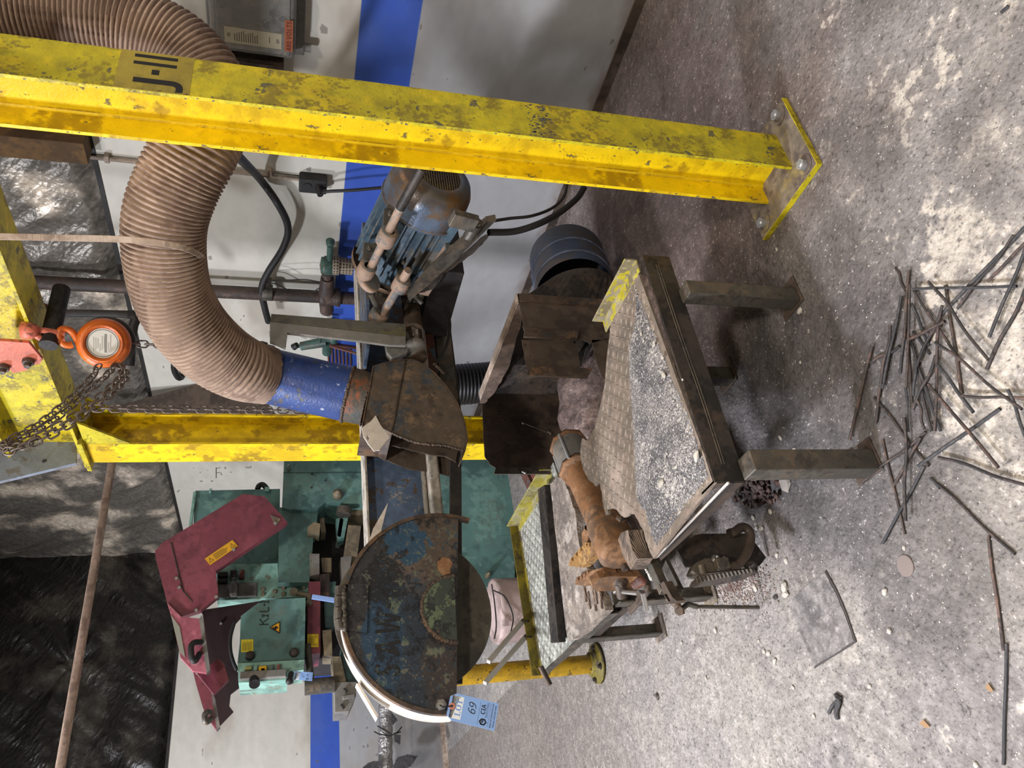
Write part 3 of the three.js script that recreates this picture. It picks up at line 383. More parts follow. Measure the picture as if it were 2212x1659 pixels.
  obj('guard_bolt', [hex(PZ(952, 1524, GZ + 0.005), Z1, 0.017, 0.012), hex(PZ(952, 1524, GZ + 0.017), Z1, 0.014, 0.012), cyl(PZ(952, 1524, GZ + 0.02), PZ(952, 1524, GZ + 0.046), 0.009, 0.009, 14)], M.bright, t, 'shiny nuts on the guard corner');
  // deflector strips bent off the rim
  obj('deflector_strip', prism(ZP(GZ - 0.03, [[838, 1086], [806, 1142], [793, 1182], [770, 1212], [782, 1204], [822, 1152]]), V(0, 0, -0.05)), M.dustWhite, t, 'pale dusty strip bent off the guard rim');
  obj('deflector_strip', prism(ZP(GZ - 0.06, [[770, 1476], [776, 1476], [817, 1545], [815, 1552]]), V(0, 0, -0.05)), M.dustWhite, t, 'pale strip leaning under the rim');
  // wheel
  const wc = V(0.79, 1.185, -2.465); obj('abrasive_wheel', lathe(wc, Z1, [[0.02, -0.003], [0.255, -0.003], [0.258, 0], [0.255, 0.003], [0.02, 0.003]], 72), worn([76, 72, 62], [[[92, 88, 76], 0.4, 4, 321, 0.2], [[58, 54, 48], 0.3, 6, 322, 0.2]], { g: 0.2, r: 0.9 }), t, 'worn grey abrasive wheel');
  // arm: channel with dusted top flange, lower tube, dark bar
  const bz = -2.66;
  obj('arm_web', box(0.95, 2.5, 1.085, 1.3, bz - 0.008, bz, 0.002), M.beamBlue, t, 'blue arm web scraped to bare metal');
  obj('arm_flange', box(0.95, 2.5, 1.3, 1.309, bz - 0.09, bz + 0.046, 0.002), M.beamDust, t, 'arm top flange under pale dust');
  obj('arm_flange', box(0.95, 2.5, 1.078, 1.087, bz - 0.09, bz + 0.046, 0.002), M.beamDust, t);
  obj('arm_tube', [box(0.98, 2.4, 1.03, 1.075, bz + 0.0, bz + 0.09, 0.012)], M.beamDust, t, 'pale dusted tube under the arm');
  obj('arm_angle', [box(1.62, 2.4, 0.995, 1.06, bz + 0.05, bz + 0.058), box(1.62, 2.4, 0.99, 0.998, bz - 0.02, bz + 0.058)], M.redRust, t, 'rust red angle under the arm');
  obj('arm_channel', [box(1.62, 2.35, 0.9, 0.98, bz + 0.02, bz + 0.03), box(1.62, 2.35, 0.972, 0.98, bz - 0.05, bz + 0.03), box(1.62, 2.35, 0.9, 0.908, bz - 0.05, bz + 0.03)], M.steel, t);
  obj('dark_bar', [bar(PZ(984, 960, -2.52), PZ(984, 1478, -2.52), 0.045, 0.01)], M.black, t, 'flat black bar behind the guard edge');
  // pivot shaft with nut
  const sA = V(2.35, 1.125, -2.42), sB = V(1.78, 1.105, -2.42);
  obj('pivot_shaft', [cyl(sA, sB, 0.036, 0.036, 24)], M.rust, t, 'brown pivot shaft');
  const nutP = PZ(893, 722, -2.37); obj('pivot_nut', [hex(nutP, V(-0.55, 0.45, 0.7), 0.034, 0.03), cyl(nutP.clone().add(V(0.006, -0.004, -0.008)), nutP, 0.045, 0.045, 24), cyl(nutP.clone().addScaledVector(V(-0.55, 0.45, 0.7).normalize(), 0.028), nutP.clone().addScaledVector(V(-0.55, 0.45, 0.7).normalize(), 0.036), 0.017, 0.015, 16)], M.rust, t, 'large hexagon nut with washer');
  obj('bearing_block', [lathe(PZ(886, 742, -2.4), V(-1, -0.3, 0.1), [[0, -0.03], [0.05, -0.03], [0.058, -0.01], [0.046, 0.01], [0.056, 0.025], [0.05, 0.05], [0, 0.06]], 24)], M.greyPaint, t, 'grey lumpy bearing housing');
  obj('link_plate', [prism(ZP(-2.36, [[832, 738], [882, 742], [880, 760], [862, 766], [846, 772], [836, 760]]), V(0, 0, -0.03))], M.greyPaint, t);
  // upright bracket that holds the suction hood
  const k = -2.3; obj('bracket_bar', [prism([...ZP(k, [[586, 678], [876, 700], [877, 726], [584, 694]])], V(0, 0, -0.07))], worn([86, 84, 76], [[[70, 68, 62], 0.45, 5, 331, 0.03], [[96, 92, 60], 0.18, 9, 332, 0.03]], { g: 0.2 }), t, 'tall dark olive bracket bar');
  obj('bracket_side', [prism(ZP(k - 0.002, [[583, 695], [876, 727], [876, 746], [840, 745], [770, 735], [621, 718], [617, 752], [600, 744], [583, 738]]), V(0, 0, -0.012))], M.greyPaint, t, 'paler side plate of the bracket');
  obj('control_cable', tube([PZ(945, 630, -2.5), PZ(962, 660, -2.45), PZ(972, 700, -2.45), PZ(965, 745, -2.45), PZ(945, 780, -2.45), PZ(938, 790, -2.45)], 0.006, 40, 8), M.rubber, t, 'thin black cable looping below the arm');
  obj('torn_shroud', [prism(jag(ZP(-2.36, [[888, 640], [905, 622], [925, 618], [948, 604], [955, 622], [940, 640], [918, 640], [907, 655], [893, 652], [888, 640]]), 3, 0.006, V(1, 0, 0)).slice(0, -1), V(0.02, 0, -0.03)), tube([PZ(882, 652, -2.36), PZ(890, 640, -2.35), PZ(902, 645, -2.345), PZ(912, 656, -2.35)], 0.009, 24, 8)], M.greyPaint, t, 'crumpled grey sheet remnant');
}

const RP = (x, y, r) => EYE.clone().addScaledVector(ray(x, y).normalize(), r);
function links(curve, len, r, wire) {                        // chain of alternating oval links along a curve
  const n = Math.max(2, Math.round(curve.getLength() / len)), base = new THREE.TubeGeometry(new THREE.CatmullRomCurve3([V(0, -0.72, 0), V(0.4, -0.5, 0), V(0.45, 0, 0), V(0.4, 0.5, 0), V(0, 0.72, 0), V(-0.4, 0.5, 0), V(-0.45, 0, 0), V(-0.4, -0.5, 0)].map((p) => p.multiplyScalar(len)), true), 16, wire, 5, true), out = [];
  for (let i = 0; i < n; i++) { const g = base.clone(); g.rotateY(i % 2 ? Math.PI / 2 : 0); g.rotateY(0.5); const t = curve.getTangentAt((i + 0.5) / n); out.push(orient(g, curve.getPointAt((i + 0.5) / n), t)); }
  return mergeGeometries(out);
}
const curve = (pts) => new THREE.CatmullRomCurve3(pts, false, 'centripetal');

// ---------------------------------------------------------------- runway beam, trolley, hoist
{
  const x0 = 1.838, x1 = 1.998, cx = 1.918, y = 2.452, t = thing('runway_beam', 'yellow steel runway beam crossing overhead above the chain hoist', 'beam', V(cx, y, -2.3));
  obj('flange', box(x0, x1, y, y + 0.014, -3.4, -1.15, 0.002), M.yellowDirtyShade, t); obj('flange', box(x0, x1, y + 0.28, y + 0.294, -3.4, -1.15, 0.002), M.yellowDirtyShade, t); obj('web', box(cx - 0.005, cx + 0.005, y + 0.014, y + 0.28, -3.4, -1.15, 0.001), M.yellowDirtyShade, t);  // dirty yellow used over the whole beam to paint in its shade
  obj('cap_plate', box(x0 - 0.02, x1 + 0.02, y - 0.02, y, -3.4, -3.16), M.yellowDirtyShade, t);
  obj('gusset', [prism([V(1.84, 2.43, -3.19), V(1.84, 2.25, -3.19), V(1.84, 2.43, -3.02)], V(0.01, 0, 0)), prism([V(1.99, 2.43, -3.19), V(1.99, 2.3, -3.19), V(1.99, 2.43, -3.06)], V(0.01, 0, 0))], M.yellowDirtyShade, t);
  const tr = thing('beam_trolley', 'salmon orange trolley with two bolts clamped on the runway beam', 'trolley', V(1.83, 2.4, -2.5));
  const sp = V(1.79, 2.45, -2.45);
  obj('side_plate', prism(LP(sp, X1, [[-20, 735], [62, 741], [92, 777], [86, 786], [62, 790], [58, 800], [28, 806], [24, 800], [-20, 806]]), V(0.012, 0, 0)), M.salmon, tr);
  obj('side_plate', prism(LP(V(2.04, 2.45, -2.45), X1, [[20, 640], [70, 645], [110, 668], [108, 690], [70, 712], [30, 700]]), V(0.012, 0, 0)), M.redRust, tr);
  for (const [x, y] of [[62, 778], [8, 791]]) obj('bolt', [hex(PL(x, y, sp, X1), V(-1, 0, 0), 0.02, 0.016), cyl(PL(x, y, sp, X1), PL(x, y, sp, X1).add(V(-0.03, 0, 0)), 0.011, 0.011, 12)], M.steel, tr);
  obj('axle', cyl(V(1.79, 2.4, -2.42), V(2.05, 2.4, -2.42), 0.03), M.dark, tr);
  const R = 3.1, hc = RP(224, 741, R), ax = EYE.clone().sub(hc).normalize(); ax.add(V(-0.12, 0.1, 0.1)).normalize();
  const h = thing('chain_hoist', 'round orange chain hoist hanging from its hook below the beam', 'hoist', hc);
  obj('drum', lathe(hc, ax, [[0, -0.08], [0.07, -0.08], [0.082, -0.07], [0.082, -0.025], [0.088, -0.02], [0.0885, 0.0], [0.082, 0.02], [0.07, 0.028], [0.056, 0.028], [0.054, 0.022], [0, 0.022]], 48), M.hoistOrange, h);
  obj('drum_ring', lathe(hc, ax, [[0.055, 0.03], [0.062, 0.036], [0.066, 0.034], [0.068, 0.03]], 40), M.hoistOrange, h);
  const e1 = V(0, 1, 0).cross(ax).normalize(), e2 = ax.clone().cross(e1);
  obj('rating_plate', [new THREE.CircleGeometry(0.053, 40).applyMatrix4(new THREE.Matrix4().makeBasis(e1, e2, ax).setPosition(hc.clone().addScaledVector(ax, 0.0235)))], new THREE.MeshStandardMaterial({ roughness: 0.45, metalness: 0.2, map: print(128, 128, (c) => { c.fillStyle = '#d9d7cd'; c.fillRect(0, 0, 128, 128); c.strokeStyle = '#6a675f'; c.lineWidth = 3; c.beginPath(); c.arc(64, 64, 58, 0, 7); c.stroke(); c.fillStyle = '#a9a69a'; for (let i = 0; i < 9; i++) c.fillRect(30 + (i % 3) * 6, 28 + i * 8, 60 - (i % 4) * 9, 4); c.fillStyle = '#8d8a80'; c.fillRect(24, 70, 80, 10); }) }), h, 'silver rating plate', true);
  obj('gear_case', [lathe(hc, ax.clone().negate(), [[0, 0.06], [0.085, 0.065], [0.096, 0.08], [0.096, 0.12], [0.08, 0.15], [0, 0.155]], 30)], M.dark, h);
  const hk = hc.clone().addScaledVector(ax, -0.07);
  const P = (x, y, r = R + 0.02) => RP(x, y, r);
  obj('hook', tube([P(170, 742), P(160, 722), P(148, 712), P(132, 712), P(128, 728), P(136, 742), P(150, 746), P(157, 744)], 0.012, 40, 10), M.hoistOrange, h);
  obj('yoke', [tube([P(66, 713), P(95, 714), P(120, 718), P(140, 722)], 0.011, 20, 8), tube([P(66, 717), P(95, 734), P(120, 738), P(140, 734)], 0.011, 20, 8), lathe(P(62, 714), V(0, -1, 0), [[0, -0.03], [0.03, -0.02], [0.03, 0.01], [0.016, 0.03], [0, 0.03]], 20)], M.salmon, h, 'salmon hook shank');
  const top = P(262, 742, R + 0.07);
  obj('load_chain', links(curve([top, top.clone().add(V(0, -0.4, 0))]), 0.028, 0, 0.0034), M.chain, h);
  obj('hand_chain', [links(curve([P(214, 788, 3.05), P(198, 815, 3.0), P(150, 862, 2.95), P(80, 918, 2.9), P(4, 958, 2.88)]), 0.025, 0, 0.0031), links(curve([P(252, 786, 3.08), P(225, 815, 3.0), P(165, 868, 2.96), P(95, 921, 2.92), P(6, 962, 2.88)]), 0.025, 0, 0.0031),
    links(curve([P(4, 958, 2.88), P(18, 974, 2.86), P(60, 962, 2.84), P(120, 934, 2.84), P(190, 890, 2.86), P(246, 845, 2.9), P(272, 812, 2.98), P(258, 788, 3.06)]), 0.026, 0, 0.0036), links(curve([P(6, 962, 2.88), P(24, 968, 2.88), P(62, 954, 2.86), P(116, 926, 2.86), P(184, 882, 2.88), P(238, 838, 2.92), P(264, 806, 3.0), P(252, 786, 3.06)]), 0.026, 0, 0.0036)], M.chain, h, 'looped hand chain');
  const hp = RP(202, 882, 3.28); solo('hanging_chain', links(curve([hp, hp.clone().add(V(0, -0.85, 0))]), 0.03, 0, 0.0036), M.chain, 'steel chain hanging straight down beside the rear yellow column', 'chain');
  const g = thing('diagonal_brace', 'pale blue-grey sloping steel brace with a hole at the rear column head', 'brace', PZ(100, 1010, -3.3));
  obj('plate', prism(ZP(-3.3, [[-200, 940], [-200, 1088], [164, 1000], [164, 955]]), V(0, 0, -0.02)), worn([128, 136, 150], [[[110, 104, 100], 0.35, 4, 341, 0.1]], { g: 0.15 }), g); obj('hole', cyl(PZ(96, 996, -3.3), PZ(96, 996, -3.297), 0.009, 0.009, 14), M.black, g);
}
// ---------------------------------------------------------------- suction hood, blue pipe and corrugated hose
{
  const z = -2.39, d = -0.21, A = PZ(752, 852, -2.5), B = PZ(556, 806, -2.5), ax = B.clone().sub(A).normalize(), C = PZ(792, 862, -2.5);
  const t = thing('suction_hood', 'brown sheet-metal suction hood on a scratched blue pipe beside the guard', 'hood', PZ(900, 880, -2.5));
  obj('pipe', [cyl(A, B, 0.106, 0.106, 48, true), lathe(B, ax, [[0.106, -0.002], [0.107, 0.004], [0.1, 0.004], [0.1, -0.05]], 48)], M.blue, t, 'scratched blue pipe');
  const cir = (c, r, n = 28) => { const e1 = Z1.clone().cross(ax).normalize(), e2 = ax.clone().cross(e1); return Array.from({ length: n + 1 }, (_, i) => c.clone().addScaledVector(e1, Math.cos(i / n * 6.2832) * r).addScaledVector(e2, Math.sin(i / n * 6.2832) * r)); };
  obj('collar', [cyl(C, A, 0.103, 0.107, 40, true)], worn([84, 72, 60], [[[132, 74, 46], 0.25, 4, 351, 0.06], [[60, 66, 62], 0.3, 5, 352, 0.1]], { p: 0.4, g: 0.3, r: 0.55 }), t, 'brown collar with an orange rust patch');
  obj('weld_bead', [weld(cir(A, 0.106), 0.006, 120), weld(cir(C, 0.104), 0.0035, 110)], M.rust, t);
  const O = [[806, 792], [832, 784], [876, 776], [905, 782], [938, 805], [965, 836], [988, 872], [1003, 912], [1009, 948], [1003, 974], [992, 972], [960, 962], [905, 957], [866, 942], [848, 934], [830, 924], [782, 920]];
  const face = ZP(z, O); obj('cheek', prism(face, V(0, 0, -0.005)), M.rustBlue, t, 'brown front cheek with blue paint traces'); obj('cheek', prism(face.map((p) => p.clone().add(V(0, 0, d))), V(0, 0, 0.005)), M.sheet, t);
  const strip = (i0, i1) => { const l = []; for (let i = i0; i < i1; i++) { const p = face[i], q = face[i + 1], n = V(q.y - p.y, p.x - q.x, 0).normalize().multiplyScalar(-0.004); l.push(prism([p, q, q.clone().add(n), p.clone().add(n)], V(0, 0, d))); } return l; };
  obj('back_strip', [...strip(0, 9)], M.rust, t); obj('throat_strip', strip(14, 16), M.rust, t);
  obj('seam', [tube(ZP(z + 0.003, [[876, 777], [872, 800], [862, 850], [853, 900], [846, 932]]), 0.0032, 50, 6), tube(ZP(z + 0.003, [[806, 793], [800, 830], [792, 870], [783, 918]]), 0.003, 40, 6), tube(ZP(z + 0.003, O.slice(1, 10)), 0.0028, 60, 6), weld(ZP(z + 0.002, [[848, 936], [866, 944], [905, 957], [960, 962], [1000, 973]]), 0.0045, 60)], M.rust, t);
  obj('inner_lip', prism(jag(ZP(z - 0.12, [[990, 972], [985, 998], [960, 984], [930, 982], [900, 975], [872, 968], [845, 962], [850, 940], [905, 955]]), 3, 0.004, V(0.6, 0.6, 0)), V(0, 0, -0.006)), M.sheet, t, 'torn inner lip of the mouth');
  obj('patch_flap', [prism(jag(ZP(z + 0.012, [[782, 924], [800, 910], [812, 898], [822, 918], [842, 944], [836, 952], [820, 972], [808, 974], [795, 958], [785, 942]]), 2, 0.002, V(0.7, 0.5, 0)), V(0, 0, -0.006), [ZP(z + 0.012, [[794, 938], [798, 944], [795, 952], [791, 946]])])], M.dustWhite, t, 'pale bent patch plate with a slot');
  obj('wire_tie', weld([PZ(938, 786, -2.4), PZ(948, 796, -2.4), PZ(958, 806, -2.4)], 0.006, 24), M.rust, t);
  const hs = thing('dust_hose', 'fat brown corrugated hose arching behind the front yellow column', 'hose', RP(352, 520, 2.66));
  const hc = curve([B.clone().addScaledVector(ax, -0.03), RP(522, 796, 2.93), RP(470, 766, 2.88), RP(415, 712, 2.82), RP(374, 640, 2.76), RP(356, 555, 2.7), RP(358, 470, 2.66), RP(384, 395, 2.64), RP(420, 325, 2.64), RP(448, 255, 2.68), RP(440, 180, 2.72), RP(385, 115, 2.76), RP(290, 68, 2.8), RP(150, 45, 2.86), RP(-60, 36, 2.95), RP(-320, 30, 3.1), RP(-700, 30, 3.4)]);
  obj('corrugated_skin', ripple(hc, 1700, 190, (u) => 0.112 + 0.014 * sst(0, 0.12, u), 0.012, 40), M.hose, hs);
  obj('clamp_band', [lathe(B.clone().addScaledVector(ax, -0.035), ax, [[0.111, 0], [0.116, 0], [0.116, 0.022], [0.111, 0.022]], 40), bar(PZ(563, 742, -2.44), PZ(574, 746, -2.42), 0.02, 0.02)], M.steel, hs, 'steel hose clamp');
  obj('tape_wrap', lathe(B.clone().addScaledVector(ax, -0.012), ax, [[0.1085, 0], [0.113, 0.004], [0.11, 0.014], [0.114, 0.026], [0.1085, 0.03]], 40), new THREE.MeshStandardMaterial({ color: 0x8c8278, roughness: 0.45, metalness: 0.3, bumpMap: grain, bumpScale: 0.006 }), hs, 'silvery tape round the hose end');
  const st = thing('hanger_strap', 'thin flat hanger strap holding up the corrugated hose', 'strap', RP(270, 517, 2.52));
  { const c = curve([RP(-600, 500, 2.75), RP(-100, 509, 2.6), RP(150, 514, 2.55), RP(262, 517, 2.515), RP(330, 523, 2.51), RP(395, 535, 2.535), RP(430, 550, 2.6), RP(438, 560, 2.66)]), l = []; for (let i = 0; i < 60; i++) { const a = c.getPointAt(i / 60), b = c.getPointAt(Math.min(1, (i + 1.05) / 60)); l.push(bar(a, b, 0.003, 0.019, ray(300, 520).normalize())); } obj('band', l, M.dustTan, st); }
}
// ---------------------------------------------------------------- spark catcher box with its duct, black hose behind
{
  const t = thing('spark_box', 'open brown sheet-metal spark box with torn edges behind the nearer table', 'spark box', V(1.85, 0.3, -2.6));
  const z = -2.27, pz = (l) => ZP(z, l), n = V(0, 0, -0.004);
  obj('front_panel', prism([...pz([[1122, 640]]), ...jag(pz([[1124, 656], [1128, 690], [1132, 714]]), 3, 0.003, V(0.3, 1, 0)), ...pz([[1238, 716], [1240, 742], [1262, 734], [1275, 742], [1300, 735], [1330, 722], [1334, 650]])], n), M.sheet, t, 'brown front panel');
  obj('corner_strip', prism(pz([[1121, 636], [1123, 652], [1334, 668], [1334, 650]]), V(0, 0, 0.006)), M.rust, t, 'redder folded edge');
  obj('rib', [prism(pz([[1133, 713], [1130, 731], [1240, 737], [1243, 719]]), V(0, 0, 0.014)), prism(pz([[1236, 718], [1230, 735], [1244, 737], [1247, 720]]), V(0, 0, 0.02))], M.rust, t);
  obj('lower_panel', prism([...jag(pz([[1127, 734], [1133, 770], [1138, 795], [1141, 812]]), 3, 0.002, V(0.3, 1, 0)), ...pz([[1150, 800], [1255, 802], [1250, 770], [1243, 738]])], n, [pz([[1135, 741], [1139, 745], [1133, 747]]), pz([[1144, 765], [1150, 767], [1144, 770]])]), M.sheet, t);
  obj('left_lip', prism(pz([[1142, 814], [1150, 794], [1278, 799], [1268, 818], [1210, 817]]), V(0, 0, 0.012)), M.rust, t, 'brown folded lip');  // lip in the same rust brown as the ribs
  obj('torn_corner', prism(jag(pz([[1278, 734], [1283, 760], [1292, 790], [1303, 818], [1312, 815], [1330, 735]]), 4, 0.003, V(0.8, 0.2, 0)), n), M.sheet, t);
  // end wall and back panel
  obj('end_wall', prism([V(2.03, 0.69, -2.28), V(2.03, 0.69, -3.02), V(2.03, 0.3, -3.02), V(2.03, 0.28, -2.28)], V(-0.005, 0, 0)), M.dark, t);
  obj('top_rim', prism([V(1.965, 0.7, -2.28), V(1.965, 0.7, -3.02), ...jag([V(1.965, 0.675, -3.02), V(1.965, 0.645, -2.9), V(1.965, 0.63, -2.7), V(1.965, 0.65, -2.45), V(1.965, 0.67, -2.28)], 6, 0.004, V(0, 1, 0))], V(0.006, 0, 0)), worn([104, 87, 75], [[[86, 71, 62], 0.4, 8, 361, 0.2]], { g: 0.5 }), t, 'top rim thick with brown dust'); obj('top_ledge', box(1.968, 2.03, 0.692, 0.698, -3.02, -2.28), M.dustTan, t);
  obj('back_panel', prism([...ZP(-3.02, [[1052, 812]]), ...jag(ZP(-3.02, [[1042, 870], [1044, 930], [1046, 985], [1058, 1003], [1072, 1012], [1067, 1024]]), 4, 0.003, V(0.4, 1, 0)), ...ZP(-3.02, [[1222, 1024], [1216, 945], [1214, 870], [1212, 830], [1214, 780]])], V(0, 0, -0.004)), M.sheet, t, 'back panel of mottled brown sheet');  // same mottled sheet all over, no stain drawn
  obj('back_lip', prism(ZP(-3.0, [[1070, 1012], [1067, 1025], [1222, 1025], [1220, 1010]]), V(0, 0, 0.006)), M.steel, t);
  obj('clip', bar(PZ(1128, 1018, -2.98), PZ(1136, 1022, -2.97), 0.012, 0.008), M.bright, t);
  obj('patch', [prism(ZP(-3.015, [[1126, 913], [1182, 935], [1184, 934], [1128, 912]]), V(0, 0, 0.003)), ...weldDots()], M.steel, t);
  function weldDots() { return [[1130, 914], [1185, 933], [1189, 936]].map(([x, y]) => new THREE.IcosahedronGeometry(0.007, 1).translate(...PZ(x, y, -3.012).toArray())); }
  const du = thing('floor_duct', 'short round duct with dusty blue rings beside the spark box', 'duct', V(2.3, 0.1, -2.5)), c0 = V(2.16, 0.36, -2.42), c1 = V(2.52, 0.29, -2.56), dx = c1.clone().sub(c0).normalize();
  obj('round_pipe', [cyl(c0, c1, 0.182, 0.184, 48, true), lathe(c1, dx, [[0.184, 0], [0.165, 0.03], [0, 0.035]], 40)], worn([66, 70, 78], [[[78, 66, 58], 0.45, 3, 371, 0.2], [[52, 66, 92], 0.3, 4, 372, 0.15]], { g: 0.2, r: 0.5 }), du);
  for (const k of [0.22, 0.58]) obj('ring_bead', lathe(c0.clone().lerp(c1, k), dx, [[0.183, -0.006], [0.188, 0], [0.184, 0.006]], 48), worn([104, 116, 142], [[[84, 88, 100], 0.4, 6, 373, 0.1]]), du, 'pale blue pipe seam');
  const q = [V(1.985, 0.7, -2.28), V(1.985, 0.27, -2.28), V(1.985, 0.3, -2.7), V(1.985, 0.66, -2.75)], ring = (y, zz) => { const a = Math.atan2(y, zz); return V(c0.x, c0.y + Math.sin(a) * 0.184, c0.z + Math.cos(a) * 0.184); };
  { const pos = [], N = 48; for (let i = 0; i < N; i++) { const f = (k) => { const a = k / N * 6.28318, y = Math.sin(a), zz = Math.cos(a), m = Math.max(Math.abs(y), Math.abs(zz)); return [V(1.985, 0.485 + y / m * 0.215, -2.5 + zz / m * 0.22), V(c0.x, c0.y + y * 0.184, c0.z + zz * 0.184)]; }; const [a, b] = f(i), [c, e] = f(i + 1); for (const p of [a, b, e, a, e, c]) pos.push(p.x, p.y, p.z); } const g = new THREE.BufferGeometry(); g.setAttribute('position', new THREE.Float32BufferAttribute(pos, 3)); g.computeVertexNormals(); const m = M.dark.clone(); m.side = THREE.DoubleSide; obj('transition', g, m, du, 'dark square-to-round transition'); }  // transition in the general dark steel
  const hb = thing('black_hose', 'black corrugated hose standing behind the suction hood', 'hose', V(2.05, 0.7, -3.0)); const ha = PZ(928, 836, -3.12), hb2 = PZ(1050, 826, -3.12);
  obj('corrugated_skin', ripple(curve([ha, ha.clone().lerp(hb2, 0.5), hb2, hb2.clone().add(V(0.03, -0.2, 0))]), 260, 26, 0.105, 0.009, 36), M.blackHose, hb);
}
// ---------------------------------------------------------------- motor on its sliding rods
{
  const m0 = PX(948, 372, 2.15), t = thing('electric_motor', 'dusty finned electric motor with round fan grille behind the front column', 'motor', m0); t.rotation.x = 0.244; org.set(t, V(0, 0, 0));
  const P = (r, h) => [r, h];
  obj('fan_cover', lathe(V(0, 0, 0), V(0, 0, -1), [P(0.085, 0.012), P(0.088, 0), P(0.11, 0.003), P(0.135, 0.02), P(0.15, 0.05), P(0.154, 0.08), P(0.154, 0.15), P(0.158, 0.152), P(0.158, 0.16), P(0.14, 0.16)], 56), worn([104, 98, 96], [[[124, 88, 52], 0.34, 2, 381, 0.08], [[96, 116, 142], 0.22, 4, 382, 0.04], [[86, 76, 70], 0.35, 3, 383, 0.15]], { g: 0.1, r: 0.35, metal: 0.3, p: 0.5 }), t, 'smooth fan cover in rubbed blue and bronze');
  const gl = []; for (let i = -9; i <= 9; i++) { const o = i * 0.0095, L = Math.sqrt(Math.max(0, 0.086 ** 2 - o * o)); if (L > 0.01) { gl.push(box(o - 0.001, o + 0.001, -L, L, -0.006, -0.004, 0), box(-L, L, o - 0.001, o + 0.001, -0.004, -0.002, 0)); } }
  obj('grille', gl, M.plateTan, t, 'square wire grille'); obj('fan', [cyl(V(0, 0, -0.03), V(0, 0, -0.035), 0.09, 0.09, 30), ...Array.from({ length: 7 }, (_, i) => box(-0.004, 0.004, 0.02, 0.085, -0.03, -0.015).rotateZ(i * 0.8976))], M.black, t);
  obj('body', cyl(V(0, 0, -0.15), V(0, 0, -0.5), 0.126, 0.126, 40), M.motor, t);
  const fin = []; for (let i = 0; i < 26; i++) { const a = i / 26 * 6.28318; if (Math.abs(a - 4.71) < 0.35) continue; const g = box(0.12, 0.15, -0.0042, 0.0042, -0.47, -0.165, 0.001).rotateZ(a); fin.push(g); }
  fin.forEach((g) => obj('cooling_fin', g, M.motor, t));
  obj('end_bell', lathe(V(0, 0, -0.5), V(0, 0, -1), [P(0.15, 0), P(0.15, 0.02), P(0.12, 0.05), P(0.06, 0.07), P(0.02, 0.07), P(0.02, 0.12), P(0, 0.12)], 40), M.motorDust, t);
  obj('foot_rail', [box(-0.17, -0.13, -0.14, -0.1, -0.46, -0.2), box(0.13, 0.17, -0.14, -0.1, -0.46, -0.2)], M.motorDust, t); obj('terminal_box', box(0.14, 0.22, -0.05, 0.07, -0.38, -0.24, 0.008), M.dark, t);
  const b = thing('motor_mount', 'brown sliding rods with clamp arms carrying the motor', 'mount', PX(840, 520, 1.93)), X = 1.93, p = (x, y, k = X) => PX(x, y, k);
  obj('slide_rod', [cyl(p(912, 362), p(864, 450), 0.0165)], M.dark, b, 'dark upper rod piece'); obj('slide_rod', cyl(p(866, 447), p(801, 578), 0.015), M.motorDust, b); obj('rod_end', [lathe(p(864, 450), p(801, 578).sub(p(864, 450)), [[0, -0.002], [0.0155, -0.002], [0.0165, 0.002], [0, 0.002]], 20)], M.dustWhite, b, 'bright rod end');
  obj('slide_rod', cyl(p(882, 584), p(820, 690), 0.0165), M.motorDust, b);
  const dirA = p(801, 578).sub(p(905, 376)).normalize();
  for (const [x, y, r, w] of [[836, 512, 0.032, 0.06], [791, 584, 0.032, 0.055], [866, 614, 0.03, 0.055], [818, 682, 0.036, 0.05]]) { const c = p(x, y); obj('clamp', [lathe(c, dirA, [[0.016, -w / 2], [r, -w / 2], [r + 0.002, 0], [r, w / 2], [0.016, w / 2]], 24)], M.motorDust, b); const e = c.clone().add(V(0.13, -0.02, 0.0)); obj('clamp_arm', bar(c.clone().add(V(0.02, -0.01, 0)), e, 0.05, 0.022), M.steel, b); obj('clamp_screw', bolt(c.clone().add(V(0.08, -0.012, 0.03)), V(0, 0.2, 1), 0.009, 0.01, false), M.steel, b); }
  const d = p(796, 606); obj('end_disc', lathe(d, dirA.clone().add(V(0, 0.5, 0)), [[0, -0.014], [0.046, -0.014], [0.05, 0], [0.046, 0.014], [0, 0.014]], 32), M.motorDust, b); obj('adjuster_screw', cyl(p(800, 632), p(822, 678), 0.012, 0.012, 16), M.steel, b, 'threaded adjuster');
  obj('tilt_plate', [prism(LP(V(1.95, 1, -2.1), V(1, 0.25, 0), [[1072, 476], [1062, 486], [985, 562], [930, 612], [884, 650], [880, 640], [905, 612], [960, 556], [1052, 480]]), V(0.03, 0, 0.0))], M.steel, b, 'long sloping edge plate'); 
  obj('torn_sheet', prism(jag(LP(V(1.96, 1, -2.1), V(1, 0.25, 0), [[1056, 510], [1040, 528], [1020, 548], [990, 570], [960, 592], [935, 625], [905, 634], [920, 618], [980, 566], [1020, 530], [1050, 508]]), 3, 0.004, V(0, 1, 0.4)), V(0.004, 0, 0)), M.dark, b, 'torn dark sheet'); obj('pivot_bracket', [bar(p(975, 470), p(1028, 484), 0.06, 0.03), cyl(p(1030, 484, 1.95), p(1012, 512, 1.95), 0.022, 0.022, 20), cyl(p(1034, 478, 1.95), p(1030, 484, 1.95), 0.016)], M.steel, b);
  obj('side_channel', [prism(LP(V(2.02, 1, -2.2), X1, [[968, 470], [1004, 474], [950, 560], [905, 600], [885, 585], [905, 545]]), V(0.02, 0, 0))], M.motor, b); obj('under_box', [box(2.05, 2.5, 0.93, 1.06, -2.62, -2.2, 0.006)], M.black, b); obj('seat_plate', [box(1.86, 2.5, 1.285, 1.3, -2.67, -2.4, 0.003)], M.beamBlue, b, 'blue plate under the motor');
}
